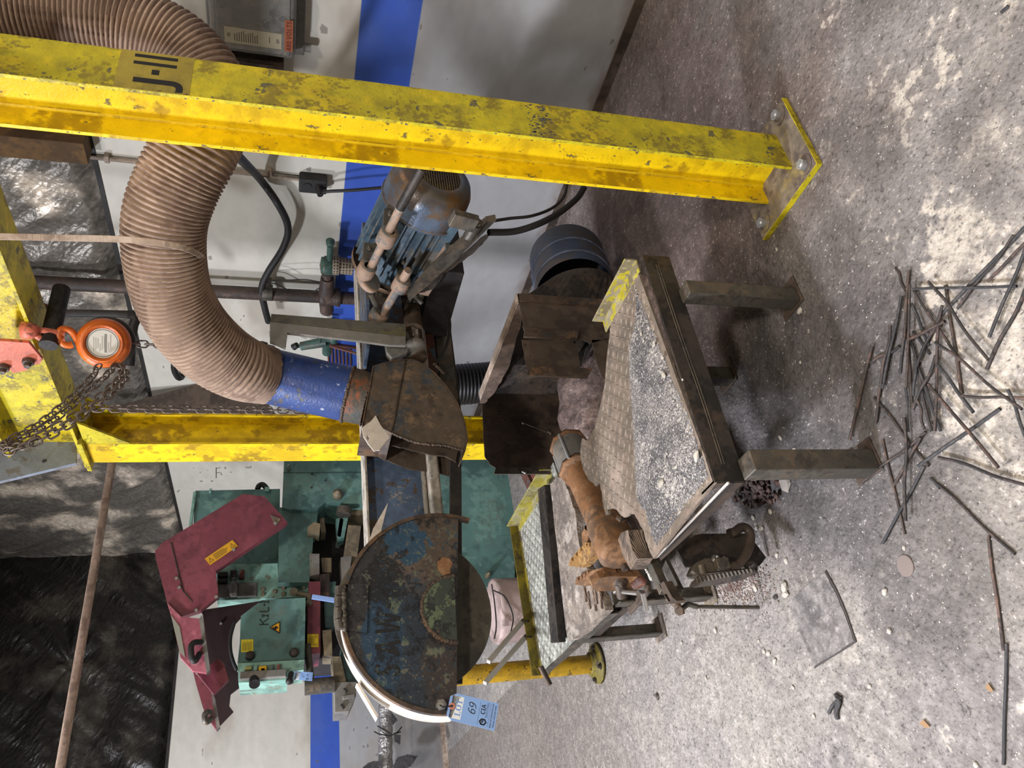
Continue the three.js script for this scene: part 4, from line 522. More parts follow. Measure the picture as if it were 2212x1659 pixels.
// ---------------------------------------------------------------- fixings on the right wall
{
  const x = WX, t = thing('disconnect_switch', 'grey safety switch box on the wall marked 480 volts', 'switch box', V(x - 0.1, 1.56, -2.0));
  const a = PX(462, 98, x - 0.02), b = PX(655, 98, x - 0.02); const y0 = 1.575, y1 = 1.955, z1 = -1.83, z0 = -2.185;
  obj('back_box', box(x - 0.05, x, y0 - 0.02, y1 + 0.02, z0 - 0.015, z1 + 0.02, 0.006), M.greyPaint, t); const dr = obj('door', box(x - 0.14, x - 0.045, y0 + 0.02, y1, z0 + 0.01, z1, 0.025), M.greyPaint, t); obj('door_rim', [box(x - 0.145, x - 0.135, y0 + 0.045, y1 - 0.03, z0 + 0.035, z1 - 0.03, 0.01)], M.greyPaint, dr);
  const pr = (n, w, h, p, ey, ez, draw, l) => obj(n, sheet(p, ez, ey), new THREE.MeshStandardMaterial({ roughness: 0.6, map: print(w, h, draw) }), dr, l, true);
  pr('voltage_label', 256, 64, V(x - 0.1465, 1.607, -2.125), V(0, 0.036, 0), V(0, 0, 0.15), (c) => { c.fillStyle = '#93532f'; c.fillRect(0, 0, 256, 64); c.fillStyle = '#5c140e'; c.font = 'bold 52px sans-serif'; c.textAlign = 'center'; c.textBaseline = 'middle'; c.fillText('480 VOLTS', 128, 34, 244); }, 'orange voltage label');
  pr('instruction_plate', 128, 256, V(x - 0.1465, 1.655, -2.12), V(0, 0.24, 0), V(0, 0, 0.075), (c) => { c.fillStyle = '#a39a84'; c.fillRect(0, 0, 128, 256); c.fillStyle = '#2c2a26'; c.font = 'bold 20px sans-serif'; c.textAlign = 'center'; c.fillText('ON', 64, 26); c.fillText('OFF', 64, 246); c.font = 'bold 34px sans-serif'; c.fillText('\u03DF', 64, 188); for (let i = 0; i < 11; i++) c.fillRect(20, 44 + i * 10, 60 + (i * 37) % 30, 3); c.fillRect(40, 200, 50, 3); }, 'worn instruction plate');
  obj('hub', [cyl(V(x - 0.05, y0 - 0.02, z0 + 0.03), V(x - 0.05, y0 - 0.02, z0 + 0.03).add(V(0, -0.03, 0)), 0.02), cyl(PX(492, 84, x - 0.05), PX(492, 118, x - 0.05), 0.018)], M.greyPaint, t);
  const w = PX(492, 118, x - 0.04), w2 = PX(608, 140, x - 0.04); solo('wireway', box(x - 0.09, x, w2.y - 0.01, w.y + 0.1, w2.z - 0.35, w2.z + 0.02, 0.004), M.pipeBrown, 'dark brown wireway box under the switch box', 'wireway');
  const cp = thing('wall_conduit', 'thin beige conduit clipped to the white wall behind the columns', 'conduit', PX(400, 350, x - 0.015));
  const c0 = PX(150, 335, x - 0.02), c1 = PX(660, 388, x - 0.02); obj('tube', tube([V(x - 0.02, c0.y + 0.6, c0.z), c0, c0.clone().lerp(c1, 0.5), c1], 0.011, 40, 10), M.conduit, cp); for (const [px, py] of [[231, 342], [582, 372]]) { const q = PX(px, py, x - 0.02); obj('strap', box(x - 0.034, x, q.y - 0.012, q.y + 0.012, q.z - 0.022, q.z + 0.022, 0.003), M.conduit, cp); }
  const o = thing('power_outlet', 'dark outlet box with a plugged-in cord on the white wall', 'outlet', PX(676, 396, x)), oc = PX(676, 396, x - 0.03);
  obj('outlet_box', box(x - 0.06, x, oc.y - 0.075, oc.y + 0.075, oc.z - 0.05, oc.z + 0.05, 0.008), M.black, o); obj('socket', [cyl(V(x - 0.06, oc.y + 0.03, oc.z), V(x - 0.064, oc.y + 0.03, oc.z), 0.024), cyl(V(x - 0.06, oc.y - 0.03, oc.z), V(x - 0.064, oc.y - 0.03, oc.z), 0.024)], M.rubber, o); obj('plug', [cyl(V(x - 0.06, oc.y - 0.03, oc.z), V(x - 0.11, oc.y - 0.04, oc.z - 0.01), 0.02, 0.016), tube([V(x - 0.11, oc.y - 0.04, oc.z - 0.01), PX(705, 414, x - 0.1), PX(760, 411, x - 0.12), PX(830, 405, x - 0.12)], 0.009, 30, 8)], M.rubber, o, 'plug and black cord');
  const s = thing('power_cable', 'thick black cable drooping in a loop across the white wall', 'cable', PX(620, 470, x - 0.1)); obj('cable', tube([RP(480, 300, 3.2), RP(512, 336, 3.3), PX(560, 385, x - 0.1), PX(600, 440, x - 0.1), PX(622, 490, x - 0.1), PX(612, 535, x - 0.1), PX(578, 590, x - 0.1), PX(565, 625, x - 0.12), PX(572, 665, x - 0.14), PX(580, 695, x - 0.14)], 0.021, 90, 10), M.rubber, s);
  const fl = thing('floor_cables', 'black motor cables sagging from the saw to the floor by the column', 'cable', RP(1180, 450, 3)); obj('cable', tube([RP(1060, 478, 2.9), RP(1100, 472, 2.95), RP(1150, 466, 3.0), RP(1195, 448, 3.1), RP(1220, 420, 3.15), RP(1225, 380, 3.2)], 0.006, 50, 8), M.rubber, fl); obj('cable', tube([RP(1055, 502, 2.9), RP(1110, 500, 2.95), RP(1160, 485, 3.0), RP(1205, 462, 3.1), RP(1245, 430, 3.2), RP(1262, 405, 3.25)], 0.013, 50, 8), M.rubber, fl);
  // compressed-air pipe with valves, filter bowl and regulators
  const xp = 3.3, ap = thing('air_pipe', 'dark vertical air pipe with tee, valve and green regulator on the right wall', 'pipe', PX(760, 640, xp)), A = (px, py) => PX(px, py, xp);
  obj('riser', cyl(A(770, 645).setY(1.15), V(A(400, 627).x, 5.5, A(400, 627).z), 0.041, 0.041, 20), M.pipeBrown, ap); obj('clamp', [lathe(A(578, 632), Y1, [[0.041, -0.03], [0.052, -0.03], [0.052, 0.03], [0.041, 0.03]], 24), box(xp, WX, A(578, 632).y - 0.02, A(578, 632).y + 0.02, A(578, 632).z - 0.02, A(578, 632).z + 0.02)], M.steel, ap);
  const te = A(705, 640); obj('tee', [lathe(A(690, 640), V(0, -1, 0), [[0.046, 0], [0.062, 0.002], [0.062, 0.03], [0.056, 0.035], [0.056, 0.1], [0.062, 0.105], [0.062, 0.13], [0.046, 0.132]], 24), cyl(te, A(706, 672), 0.05, 0.044, 20)], M.pipeBrown, ap);
  obj('valve', [cyl(te, A(707, 600), 0.055, 0.04, 20), cyl(A(707, 606), A(707, 592), 0.028), hex(A(707, 598), A(707, 590).sub(A(707, 598)), 0.034, 0.04)], M.pipeBrown, ap); obj('filter_head', [lathe(A(712, 574), Y1, [[0, -0.06], [0.058, -0.055], [0.06, 0.03], [0.052, 0.036], [0.052, 0.05], [0, 0.06]], 28), cyl(A(712, 570), A(713, 530), 0.018), lathe(A(713, 528), V(0, 0, 1), [[0, 0], [0.024, 0.002], [0.026, 0.03], [0, 0.036]], 20)], M.greenFit, ap, 'green filter head'); obj('filter_bowl', [cyl(A(730, 573), A(762, 577), 0.052, 0.05, 28), lathe(A(733, 573), V(0, 1, 0), [[0.05, 0], [0.062, 0.004], [0.062, 0.04], [0.05, 0.044]], 28)], (() => { const m = M.machineTan.clone(); m.map = per(tex(128, 128, (u, v) => { const a = (u * 4) % 1 - 0.5, b = (v * 4) % 1 - 0.5; return Math.hypot(a, b) < 0.27 ? [34, 32, 30] : [150, 136, 116]; }), 0.075); return m; })(), ap, 'perforated filter bowl guard');
  const bk = [cyl(PX(712, 728, 3.3), PX(712, 728, 3.3).setX(WX), 0.02)]; const rg = thing('air_regulator', 'green pressure regulators seen past the olive bracket bar', 'regulator', A(690, 740)); obj('body', [cyl(A(650, 748), A(705, 738), 0.03, 0.036, 20), cyl(A(640, 748), A(652, 748), 0.012), lathe(A(712, 728), V(0, 1, 0), [[0, -0.05], [0.05, -0.05], [0.05, -0.01], [0.036, 0], [0.036, 0.06], [0.05, 0.065], [0, 0.07]], 24), cyl(A(706, 738), A(706, 762), 0.032), ...bk], M.greenFit, rg); obj('gauge', cyl(A(700, 712), A(700, 700), 0.035), M.black, rg); obj('knob', [cyl(A(642, 745), A(634, 750), 0.02, 0.024, 14)], M.black, rg);
  const cv = thing('cable_wires', 'loose thin black wires tied to the air pipe clamp', 'wire', A(600, 630)); obj('wire', [tube([A(575, 610), A(600, 615), A(640, 636), A(660, 640), A(690, 622)], 0.004, 40, 5), tube([A(577, 608), A(620, 605), A(660, 604), A(695, 610)], 0.0035, 30, 5)], M.rubber, cv);
  const tp = thing('thin_pipe', 'slim black pipe with an elbow below the foil near the hoist', 'pipe', RP(288, 690, 4.4)); obj('run', tube([RP(-100, 672, 4.6), RP(110, 676, 4.5), RP(200, 677, 4.45), RP(282, 679, 4.4)], 0.02, 30, 10), M.black, tp); obj('elbow', [tube([RP(275, 679, 4.4), RP(288, 680, 4.4), RP(293, 690, 4.4), RP(288, 704, 4.4), RP(284, 735, 4.4), RP(280, 790, 4.4)], 0.024, 40, 10)], M.black, tp);
  solo('coil_spring_strip', [...Array.from({ length: 7 }, (_, i) => bar(PX(708 + i * 8, 746 + i * 1.5, 3.4), PX(710 + i * 8, 785 + i, 3.4), 0.012, 0.01)), bar(PX(700, 742, 3.4), PX(775, 752, 3.4), 0.02, 0.02), bar(PX(712, 746, 3.1), PX(810, 775, 3.0), 0.02, 0.012)], M.redRust, 'brown ribbed cover strip below the green regulators', 'cover strip');
  solo('bent_pipe', tube([PX(392, 815, WX), PX(385, 815, WX - 0.05), PX(376, 796, WX - 0.05), PX(384, 776, WX - 0.05), PX(420, 772, WX - 0.05)], 0.022, 30, 8), M.rubber, 'bent black pipe stub on the pale wall behind the corrugated hose', 'pipe');
}

// ---------------------------------------------------------------- vise between the two tables
{
  const Y = 0.42, P = (x, y, h = Y) => PY(x, y, h), a = P(1228, 962), b = P(1250, 1015), c = P(1306, 1130), e = P(1340, 1188), ax = e.clone().sub(a).setY(0).normalize(), sd = V(ax.z, 0, -ax.x);
  const t = thing('air_vise', 'rust orange air-cylinder vise clamped between the two tables', 'vise', P(1300, 1130, 0.4));
  obj('cylinder_band', [cyl(a, b, 0.074, 0.074, 36)], M.greyPaint, t, 'grey cylinder barrel'); 
  for (const [p, w] of [[a, 0.012], [b, 0.016]]) obj('end_cap', lathe(p, ax, [[0, -w], [0.082, -w], [0.087, 0], [0.082, w], [0.06, w + 0.004], [0, w]], 8), M.orangeRust, t);
  obj('tie_rod', [[0.058, 0.055], [-0.058, 0.055], [-0.078, -0.02]].map(([s, y]) => cyl(a.clone().addScaledVector(sd, s).add(V(0, y, 0)), b.clone().addScaledVector(sd, s).add(V(0, y, 0)), 0.006, 0.006, 10)), M.zinc, t);
  for (const s of [-0.05, 0.0, 0.05]) obj('cap_bolt', [hex(b.clone().addScaledVector(ax, 0.014).addScaledVector(sd, s).add(V(0, 0.05 - Math.abs(s) * 0.3, 0)), ax, 0.008, 0.008)], M.bright, t);
  obj('body', [lathe(b, ax, [[0.06, 0], [0.063, 0.02], [0.067, c.distanceTo(b) - 0.01], [0.073, c.distanceTo(b)], [0.073, c.distanceTo(b) + 0.008], [0.077, c.distanceTo(b) + 0.02], [0.08, e.distanceTo(b)], [0.06, e.distanceTo(b) + 0.02], [0, e.distanceTo(b) + 0.02]], 40)], M.orangeRust, t, 'smooth rust orange vise body');
  obj('body_ear', prism(LP(V(0, 0.46, 0), Y1, [[1262, 1142], [1256, 1152], [1258, 1180], [1268, 1178], [1272, 1150]]), V(0, -0.06, 0)), M.orangeRust, t); obj('body_lug', [cyl(P(1343, 1124, 0.44), P(1348, 1128, 0.44).addScaledVector(ax, -0.02), 0.013)], M.orangeRust, t); obj('body_screw', hex(P(1344, 1123, 0.45), ax.clone().negate().add(V(0, 0.6, 0)), 0.012, 0.02), M.rust, t);
  for (const [x, y, x2, y2] of [[1304, 1178, 1318, 1236], [1320, 1182, 1334, 1234], [1334, 1178, 1350, 1232]]) obj('slide_bar', cyl(P(x, y, 0.4), P(x2, y2, 0.4), 0.012, 0.012, 16), M.sheet, t);
  const yq = P(1335, 1240, 0.4); obj('yoke', [prism(LP(yq, ax, [[1272, 1246], [1288, 1234], [1312, 1230], [1378, 1231], [1386, 1238], [1386, 1250], [1372, 1258], [1310, 1262], [1284, 1262], [1274, 1256]]), ax.clone().multiplyScalar(0.035))], M.orangeRust, t, 'rust orange yoke head');
  obj('yoke_boss', [lathe(P(1338, 1256, 0.4), ax, [[0, 0], [0.03, 0], [0.03, 0.012], [0.014, 0.016], [0, 0.03]], 24)], M.rust, t);
  const teeth = (list, h, w) => { const o = []; for (let i = 0; i < list.length - 1; i++) { const p = P(...list[i], h), q = P(...list[i + 1], h); for (let k = 0; k < 7; k++) { const m = p.clone().lerp(q, (k + 0.5) / 7); o.push(box(m.x - 0.006, m.x + 0.006, m.y - w, m.y + (k % 2 ? 0.005 : 0), m.z - 0.008, m.z + 0.008, 0.001)); } } return o; };
  obj('serrated_jaw', [prism(LP(V(0, 0.475, 0), Y1, [[1228, 1222], [1232, 1208], [1252, 1185], [1265, 1172], [1280, 1172], [1290, 1178], [1289, 1188], [1266, 1218], [1255, 1226]]), V(0, -0.035, 0)), ...teeth([[1229, 1218], [1262, 1180], [1286, 1178]], 0.478, 0.02)], worn([150, 112, 62], [[[104, 78, 52], 0.45, 6, 401, 0.1], [[176, 140, 88], 0.25, 8, 402, 0.1]], { p: 0.3, g: 0.3 }), t, 'ochre serrated jaw');
  obj('serrated_jaw', [prism(LP(V(0, 0.47, 0), Y1, [[1242, 1262], [1246, 1246], [1262, 1242], [1280, 1232], [1300, 1226], [1306, 1238], [1296, 1252], [1270, 1262], [1262, 1266]]), V(0, -0.05, 0)), ...teeth([[1244, 1256], [1270, 1236]], 0.475, 0.02)], M.orangeRust, t);
  obj('jaw_block', prism(LP(V(0, 0.49, 0), Y1, [[1335, 1166], [1341, 1151], [1356, 1145], [1366, 1189], [1378, 1207], [1362, 1231], [1346, 1201]]), V(0, -0.055, 0)), M.wood, t, 'split grey wooden jaw block');
  obj('tommy_bar', [cyl(P(1332, 1277, 0.4), P(1378, 1281, 0.37), 0.0095, 0.0095, 16), lathe(P(1332, 1277, 0.4), V(-1, 0, 0), [[0, -0.006], [0.015, -0.004], [0.015, 0.008], [0, 0.01]], 16), cyl(P(1388, 1279, 0.37), P(1396, 1315, 0.34), 0.0095, 0.0095, 16)], M.bright, t, 'bright steel tommy bars');
  obj('screw_boss', cyl(P(1338, 1260, 0.4), P(1344, 1290, 0.385), 0.022, 0.02, 18), M.rust, t); obj('flat_arm', bar(P(1403, 1270, 0.33), P(1360, 1320, 0.33), 0.012, 0.03), M.sheet, t);
  obj('scrap_swarf', weld([P(1385, 1215, 0.38), P(1395, 1228, 0.38), P(1402, 1240, 0.37), P(1408, 1252, 0.36)], 0.007, 40), M.bright, t, 'shiny metal swarf').userData.kind = 'stuff';
  obj('rust_wool', weld([P(1372, 1262, 0.38), P(1380, 1258, 0.38), P(1388, 1254, 0.38)], 0.013, 40), M.redRust, t).userData.kind = 'stuff';
  // clamp linkage with its hanging handle
  const l = thing('clamp_linkage', 'grey steel lever linkage with a hanging handle at the table corner', 'linkage', P(1450, 1300, 0.3));
  obj('link_bar', bar(P(1388, 1168, 0.4), P(1436, 1278, 0.4), 0.03, 0.036), M.steel, l); obj('fork', [prism(LP(V(0, 0.415, 0), Y1, [[1424, 1262], [1434, 1256], [1452, 1290], [1462, 1298], [1460, 1304], [1448, 1304], [1436, 1290]]), V(0, -0.03, 0), [LP(V(0, 0.415, 0), Y1, [[1434, 1284], [1440, 1282], [1448, 1298], [1444, 1300]])])], M.sheet, l);
  obj('link_bar', bar(P(1438, 1218, 0.33), P(1470, 1282, 0.33), 0.016, 0.042), M.steel, l); obj('pivot_pin', lathe(P(1462, 1278, 0.345), V(0, 1, 0), [[0.017, -0.01], [0.017, 0.004], [0.012, 0.006], [0, 0.006]], 20), M.steel, l);
  obj('swivel', [cyl(P(1444, 1288, 0.38), P(1462, 1304, 0.36), 0.017, 0.015, 18), cyl(P(1460, 1302, 0.36), P(1466, 1312, 0.355), 0.012), prism(LP(V(0, 0.35, 0), Y1, [[1456, 1312], [1464, 1306], [1474, 1314], [1476, 1326], [1466, 1330], [1458, 1324]]), V(0, -0.006, 0))], M.rust, l);
  const hz = -2.3; obj('handle', [tube([PZ(1464, 1320, hz), PZ(1474, 1314, hz), PZ(1486, 1306, hz), PZ(1496, 1308, hz), PZ(1506, 1311, hz)], 0.009, 30, 10), bar(PZ(1504, 1310.5, hz), PZ(1640, 1312, hz), 0.012, 0.012, X1)], M.steel, l, 'straight hanging handle');
}
// ---------------------------------------------------------------- foot pedal, its guard plate and hose
{
  const z = -2.13, t = thing('foot_pedal', 'dark cast foot pedal valve with ribbed treadle on the gritty floor', 'pedal', V(0.86, 0, -2.2));
  obj('guard_plate', prism(ZP(z - 0.06, [[1464, 1190], [1500, 1156], [1516, 1153], [1616, 1152], [1655, 1204], [1641, 1222], [1483, 1224]]), V(0, 0, -0.01)), M.dark, t, 'dark steel guard plate');
  const q = PZ(1560, 1248, -2.11), n = V(-0.55, 0.55, 0.63).normalize(); obj('treadle', [prism(LP(q, n, [[1489, 1268], [1492, 1262], [1514, 1240], [1627, 1228], [1635, 1238], [1606, 1252], [1560, 1262], [1500, 1270]]), n.clone().multiplyScalar(-0.012))], M.dark, t, 'ribbed treadle plate');
  const rb = []; for (let i = 0; i < 15; i++) { const x = 1503 + i * 8.4, y0 = 1250 - i * 1.35; rb.push(bar(PL(x, y0 - 4, q, n).addScaledVector(n, 0.002), PL(x + 5, y0 + 9 - i * 0.3, q, n).addScaledVector(n, 0.002), 0.004, 0.007, n)); } obj('tread_rib', rb, M.steel, t);
  const B = (x, y) => PZ(x, y, -2.14); obj('valve_body', [prism([B(1496, 1232), B(1503, 1216), B(1524, 1206), B(1548, 1206), B(1556, 1212), B(1558, 1230), B(1530, 1240), B(1502, 1238)], V(0, 0, -0.05)), cyl(B(1514, 1222), B(1520, 1242), 0.012), cyl(B(1560, 1208), B(1566, 1236), 0.016), box(B(1555, 1220).x - 0.02, B(1555, 1220).x + 0.02, B(1560, 1220).y - 0.02, B(1555, 1220).y + 0.02, -2.17, -2.12, 0.006)], M.steel, t, 'cast valve body');
  obj('adjuster', [lathe(B(1546, 1208), V(0, 0.3, 1), [[0, 0], [0.014, 0], [0.015, 0.006], [0.008, 0.01], [0.004, 0.014], [0.004, 0.03], [0, 0.03]], 16), hex(B(1563, 1208), V(-0.3, 0.3, 1), 0.009, 0.007)], M.bright, t, 'bright adjuster screw');
  obj('clip', tube([B(1612, 1226), B(1618, 1216), B(1628, 1218), B(1632, 1230), B(1626, 1238)], 0.008, 24, 8), M.dark, t);
  obj('air_hose', [tube([B(1576, 1230), B(1590, 1223), B(1606, 1208), B(1618, 1182), B(1621, 1158), B(1615, 1143), B(1602, 1139), B(1588, 1148), B(1575, 1152)], 0.0155, 60, 12), cyl(B(1574, 1231), B(1588, 1224), 0.019, 0.019, 16)], M.sheet, t, 'curved dusty air hose');
}
// ---------------------------------------------------------------- loose rods lying on the floor in front of the table
{
  const Q = (x, y) => [1600 + x / 2.765, 450 + y / 2.765], W = (x, y) => [1750 + x / 2.517, 1000 + y / 2.517];
  const L = [[922, 355, 985, 490], [1005, 368, 975, 790], [960, 522, 845, 1075], [893, 697, 838, 1050], [1010, 455, 990, 1070], [980, 715, 952, 985], [950, 822, 775, 922], [783, 825, 650, 1380], [1030, 482, 1650, 465], [1118, 437, 1480, 905], [1225, 458, 1320, 1110], [1720, 90, 1185, 650], [1630, 160, 1295, 600], [1712, 195, 1475, 435], [1712, 210, 1485, 770], [1712, 460, 1470, 960], [1035, 492, 1310, 915], [1020, 570, 1125, 820], [1205, 580, 1050, 945], [1220, 675, 1010, 780], [1030, 735, 1130, 870], [1010, 765, 1140, 1330], [1180, 680, 1160, 1330], [1170, 930, 1390, 1218], [1160, 800, 1680, 1200], [1000, 760, 1020, 1160], [1040, 900, 1195, 1330], [1165, 880, 1030, 1200], [1315, 1120, 1712, 1136], [1595, 1082, 1712, 1390], [795, 1130, 1125, 1538], [835, 1060, 805, 1285], [985, 1070, 1000, 1335], [1055, 1150, 1098, 1320], [1120, 1050, 1540, 1548], [1550, 1197, 1060, 1540], [1105, 1335, 725, 1638], [1075, 1370, 910, 1660], [1045, 930, 1030, 1120]].map(([a, b, c, d]) => [...Q(a, b), ...Q(c, d)]);
  L.push([...Q(975, 1248), ...W(520, 315)], [...Q(848, 1380), ...W(515, 388)], [...Q(1095, 1540), ...W(395, 437)], [...Q(1180, 1487), 2230, 1052]);
  const rodM = [worn([62, 56, 54], [[[96, 78, 70], 0.3, 8, 421, 0.06], [[44, 42, 42], 0.4, 6, 422, 0.1]], { p: 0.3 }), worn([80, 66, 60], [[[112, 86, 74], 0.3, 8, 423, 0.06], [[50, 46, 44], 0.4, 6, 424, 0.1]], { p: 0.3 }), worn([54, 54, 56], [[[84, 80, 78], 0.25, 8, 425, 0.06]], { p: 0.3 })];
  const one = (l, i, label, group) => { const y = 0.0042 + 0.005 * (i % 5), a = PY(l[0], l[1], y), b = PY(l[2], l[3], y), s = b.clone().sub(a), n = V(s.z, 0, -s.x).normalize(), k = i % 3 === 0 ? 0.004 : i % 3 === 1 ? -0.002 : 0.001; return solo('steel_rod', tube([a, a.clone().lerp(b, 0.3).addScaledVector(n, k).add(V(0, (i % 5) * -0.0007, 0)), a.clone().lerp(b, 0.65).addScaledVector(n, -k * 0.6), b], 0.0036 + (i % 4) * 0.0003, 14, 7), rodM[i % 3], label, 'rod', group); };
  const own = { 6: 'short rod lying across two longer ones at the edge of the tangle nearest the table', 7: 'single rod lying nearest the table leg, just outside the tangle', 8: 'thin rod of the tangle that points straight away from the table', 13: 'blunt rod of the tangle nearest the yellow column, ending at the picture edge', 19: 'shortest reddish rod half buried in the middle of the tangle', 28: 'thin rod at the far side of the tangle lying level with the picture edge', 30: 'rod crossing over another beside the foot of the nearer table leg', 35: 'long rod crossing the others at a slant on the side away from the column', 36: 'rod whose lower end lies closest to the foot plate of the nearer table leg', 42: 'slender rod just below the tangle bending slightly along the pale floor' };
  L.forEach((l, i) => own[i] ? one(l, i, own[i], null) : one(l, i, 'thin dark steel rod in the loose tangle on the floor before the table', 'tangle of thin rods on the floor'));
  one([...W(655, 85), ...W(1115, 495)], 0, 'long dark rod lying alone beyond the tangle towards the floor patch', null);
  one([...W(970, 395), ...W(1052, 1020)], 10, 'thin slightly bent rod whose end touches the straight heavier rod', null);
  one([...W(1068, 982), ...W(1052, 1640)], 5, 'straight heavier rod at the edge of the floor farthest from the table', null);
  one([2178, 12, 2163, 28], 5, 'short rusty rod stub alone on pale floor near the column side', null);
  one([...Q(1135, 1612), ...Q(1190, 1670)], 5, 'short black rod stub between the tangle and the long lone rod', null);
}
// ---------------------------------------------------------------- debris on the floor
{
  const pale = flat(0xb6b0a6, 0.9), dim = flat(0x8a8480, 0.9), dark = flat(0x3c3836, 0.9);
  const stone = (x, y, s, m, label, group, sq = 0.55) => { s *= 0.85; const g = new THREE.IcosahedronGeometry(s, 0), p = g.attributes.position, k = rr(0, 9); for (let i = 0; i < p.count; i++) { const v = V(p.getX(i), p.getY(i), p.getZ(i)), f = 0.5 + 0.95 * fbm(Math.abs(v.x / s * 0.3 + k) % 1, Math.abs(v.z / s * 0.3 + v.y / s * 0.23 + 3) % 1, 4, 2, 440); p.setXYZ(i, v.x * f * 1.2, v.y * f * sq, v.z * f); } g.computeVertexNormals(); g.rotateY(x + y); const c = PY(x, y, 0); g.translate(c.x, s * sq * 0.7, c.z); return solo('stone_chip', g, m, label, 'chip', group); };
  const G = 'pale stone chips scattered on the floor', GL = 'small pale stone chip lying loose on the gritty floor';
  for (const [x, y, s] of [[1547, 1362, 0.013], [1526, 1465, 0.009], [1714, 1485, 0.009], [1697, 1268, 0.02], [1700, 1283, 0.017], [1636, 1140, 0.011], [1647, 1141, 0.012], [1666, 1105, 0.012], [1628, 1118, 0.011], [1718, 974, 0.012], [1687, 946, 0.01], [1730, 783, 0.007], [1679, 539, 0.008], [1730, 672, 0.014], [1945, 456, 0.006], [1633, 1270, 0.014], [1680, 1200, 0.011], [1700, 1212, 0.011], [1913, 1278, 0.013], [1924, 1364, 0.011], [1954, 1184, 0.007], [1880, 1483, 0.009], [1662, 1412, 0.012], [1675, 1428, 0.012], [1640, 1385, 0.007], [1652, 1408, 0.01], [1759, 1546, 0.009], [2110, 1652, 0.009], [1430, 1505, 0.006], [1474, 1388, 0.009], [1350, 500, 0.005]]) stone(x, y, s, pale, GL, G);
  stone(1421, 1507, 0.021, dim, 'grey rounded stone alone on the open floor', null, 0.8); stone(1677, 1290, 0.013, dark, 'black flat stone beside the floor patch corner', null, 0.5); stone(1700, 1042, 0.032, flat(0xa8a096, 0.9), 'largest pale stone slab lying in the dark under the nearer table', null, 0.4);
  for (const [x, y, d] of [[2138, 1488, 18], [1998, 1566, 24]]) { const a = PY(x - d / 2, y - 4, 0.008), b = PY(x + d / 2, y + 4, 0.004); solo('rust_flake', prism([a, a.clone().lerp(b, 0.5).add(V(0.012, 0, 0.004)), b, a.clone().lerp(b, 0.6).add(V(-0.006, 0, -0.004))], V(0, 0.002, 0)), flat(0x97795a, 0.9), d === 18 ? 'orange-tan metal flake lying past the end of the thin bent rod' : 'long thin tan flake on the pale floor nearest the picture corner', 'flake'); }
  // heap of grinding dust that has drifted under the spark box
  { const cx = 1.88, cz = -2.9, R = 0.74, N = 40, K = 60, pos = [], q = (i, k) => { const a = k / K * 6.28318, r = R * i / N * (0.85 + 0.3 * fbm(k / K, 0.3, 5, 3, 470)), x = cx + Math.cos(a) * r * 1.05, z = cz + Math.sin(a) * r * 0.85, t = i / N, hh = 0.34 * Math.pow(Math.cos(t * Math.PI / 2), 1.5) * (0.85 + 0.3 * fbm((x + 4) % 1, (z + 8) % 1, 6, 4, 471)); return [x, Math.max(0.0005, hh), z]; };
    for (let i = 0; i < N; i++) for (let k = 0; k < K; k++) { const a = q(i, k), b = q(i + 1, k), c = q(i + 1, k + 1), d = q(i, k + 1); for (const v of [a, c, b, a, d, c]) pos.push(...v); }
    const g = new THREE.BufferGeometry(); g.setAttribute('position', new THREE.Float32BufferAttribute(pos, 3)); g.computeVertexNormals();
    solo('dust_heap', g, worn([112, 95, 89], [[[132, 112, 104], 0.35, 8, 472, 0.2], [[88, 74, 70], 0.3, 12, 473, 0.2], [[190, 176, 166], 0.03, 60, 474, 0.02]], { g: 0.5, p: 0.5, r: 0.95, b: 0.003 }), 'mauve heap of fine grinding dust drifted under the spark box', 'dust').userData.kind = 'stuff'; }
  // crumbs by the pedal and under the table
  const heap = (n, f, s0, s1, m, label, name) => { const l = []; for (let i = 0; i < n; i++) { const [x, y, h] = f(i), p = PY(x, y, 0), s = rr(s0, s1), g = new THREE.TetrahedronGeometry(s, rnd() < 0.5 ? 0 : 1); g.rotateX(rr(0, 6)); g.rotateY(rr(0, 6)); g.scale(1, 0.7, rr(0.7, 1.3)); g.translate(p.x, s * 0.4 + (h || 0), p.z); l.push(g); } const o = solo(name, l, m, label, 'crumbs'); o.userData.kind = 'stuff'; return o; };
  const gs = () => (rnd() + rnd() + rnd() - 1.5) / 1.5;
  heap(1500, () => [1590 + gs() * 110, 1262 + gs() * 75], 0.0015, 0.006, worn([168, 158, 150], [[[84, 74, 72], 0.42, 8, 441, 0.06], [[126, 96, 86], 0.25, 6, 442, 0.06]], { p: 0.2 }), 'pale grinding crumbs spilled round the foot pedal', 'grit_crumbs');
  heap(260, () => [1640 + gs() * 55, 1062 + gs() * 46, Math.max(0, rr(-0.02, 0.02))], 0.006, 0.016, worn([84, 66, 60], [[[112, 80, 68], 0.4, 6, 443, 0.1], [[54, 48, 46], 0.3, 6, 444, 0.1]], { p: 0.2 }), 'dark reddish rubble heaped under the nearer table', 'rubble');
  heap(900, () => [rr(1420, 2200), rr(20, 1640)], 0.001, 0.003, flat(0xdcd6cc, 0.9), 'fine pale crumbs sprinkled over the whole floor', 'grit_crumbs');
  const sl = [[1781, 1236], [1800, 1272], [1822, 1322], [1844, 1385], [1800, 1414], [1759, 1439], [1742, 1400], [1720, 1345], [1703, 1302], [1745, 1262]].map(([x, y]) => PY(x, y, 0.007));
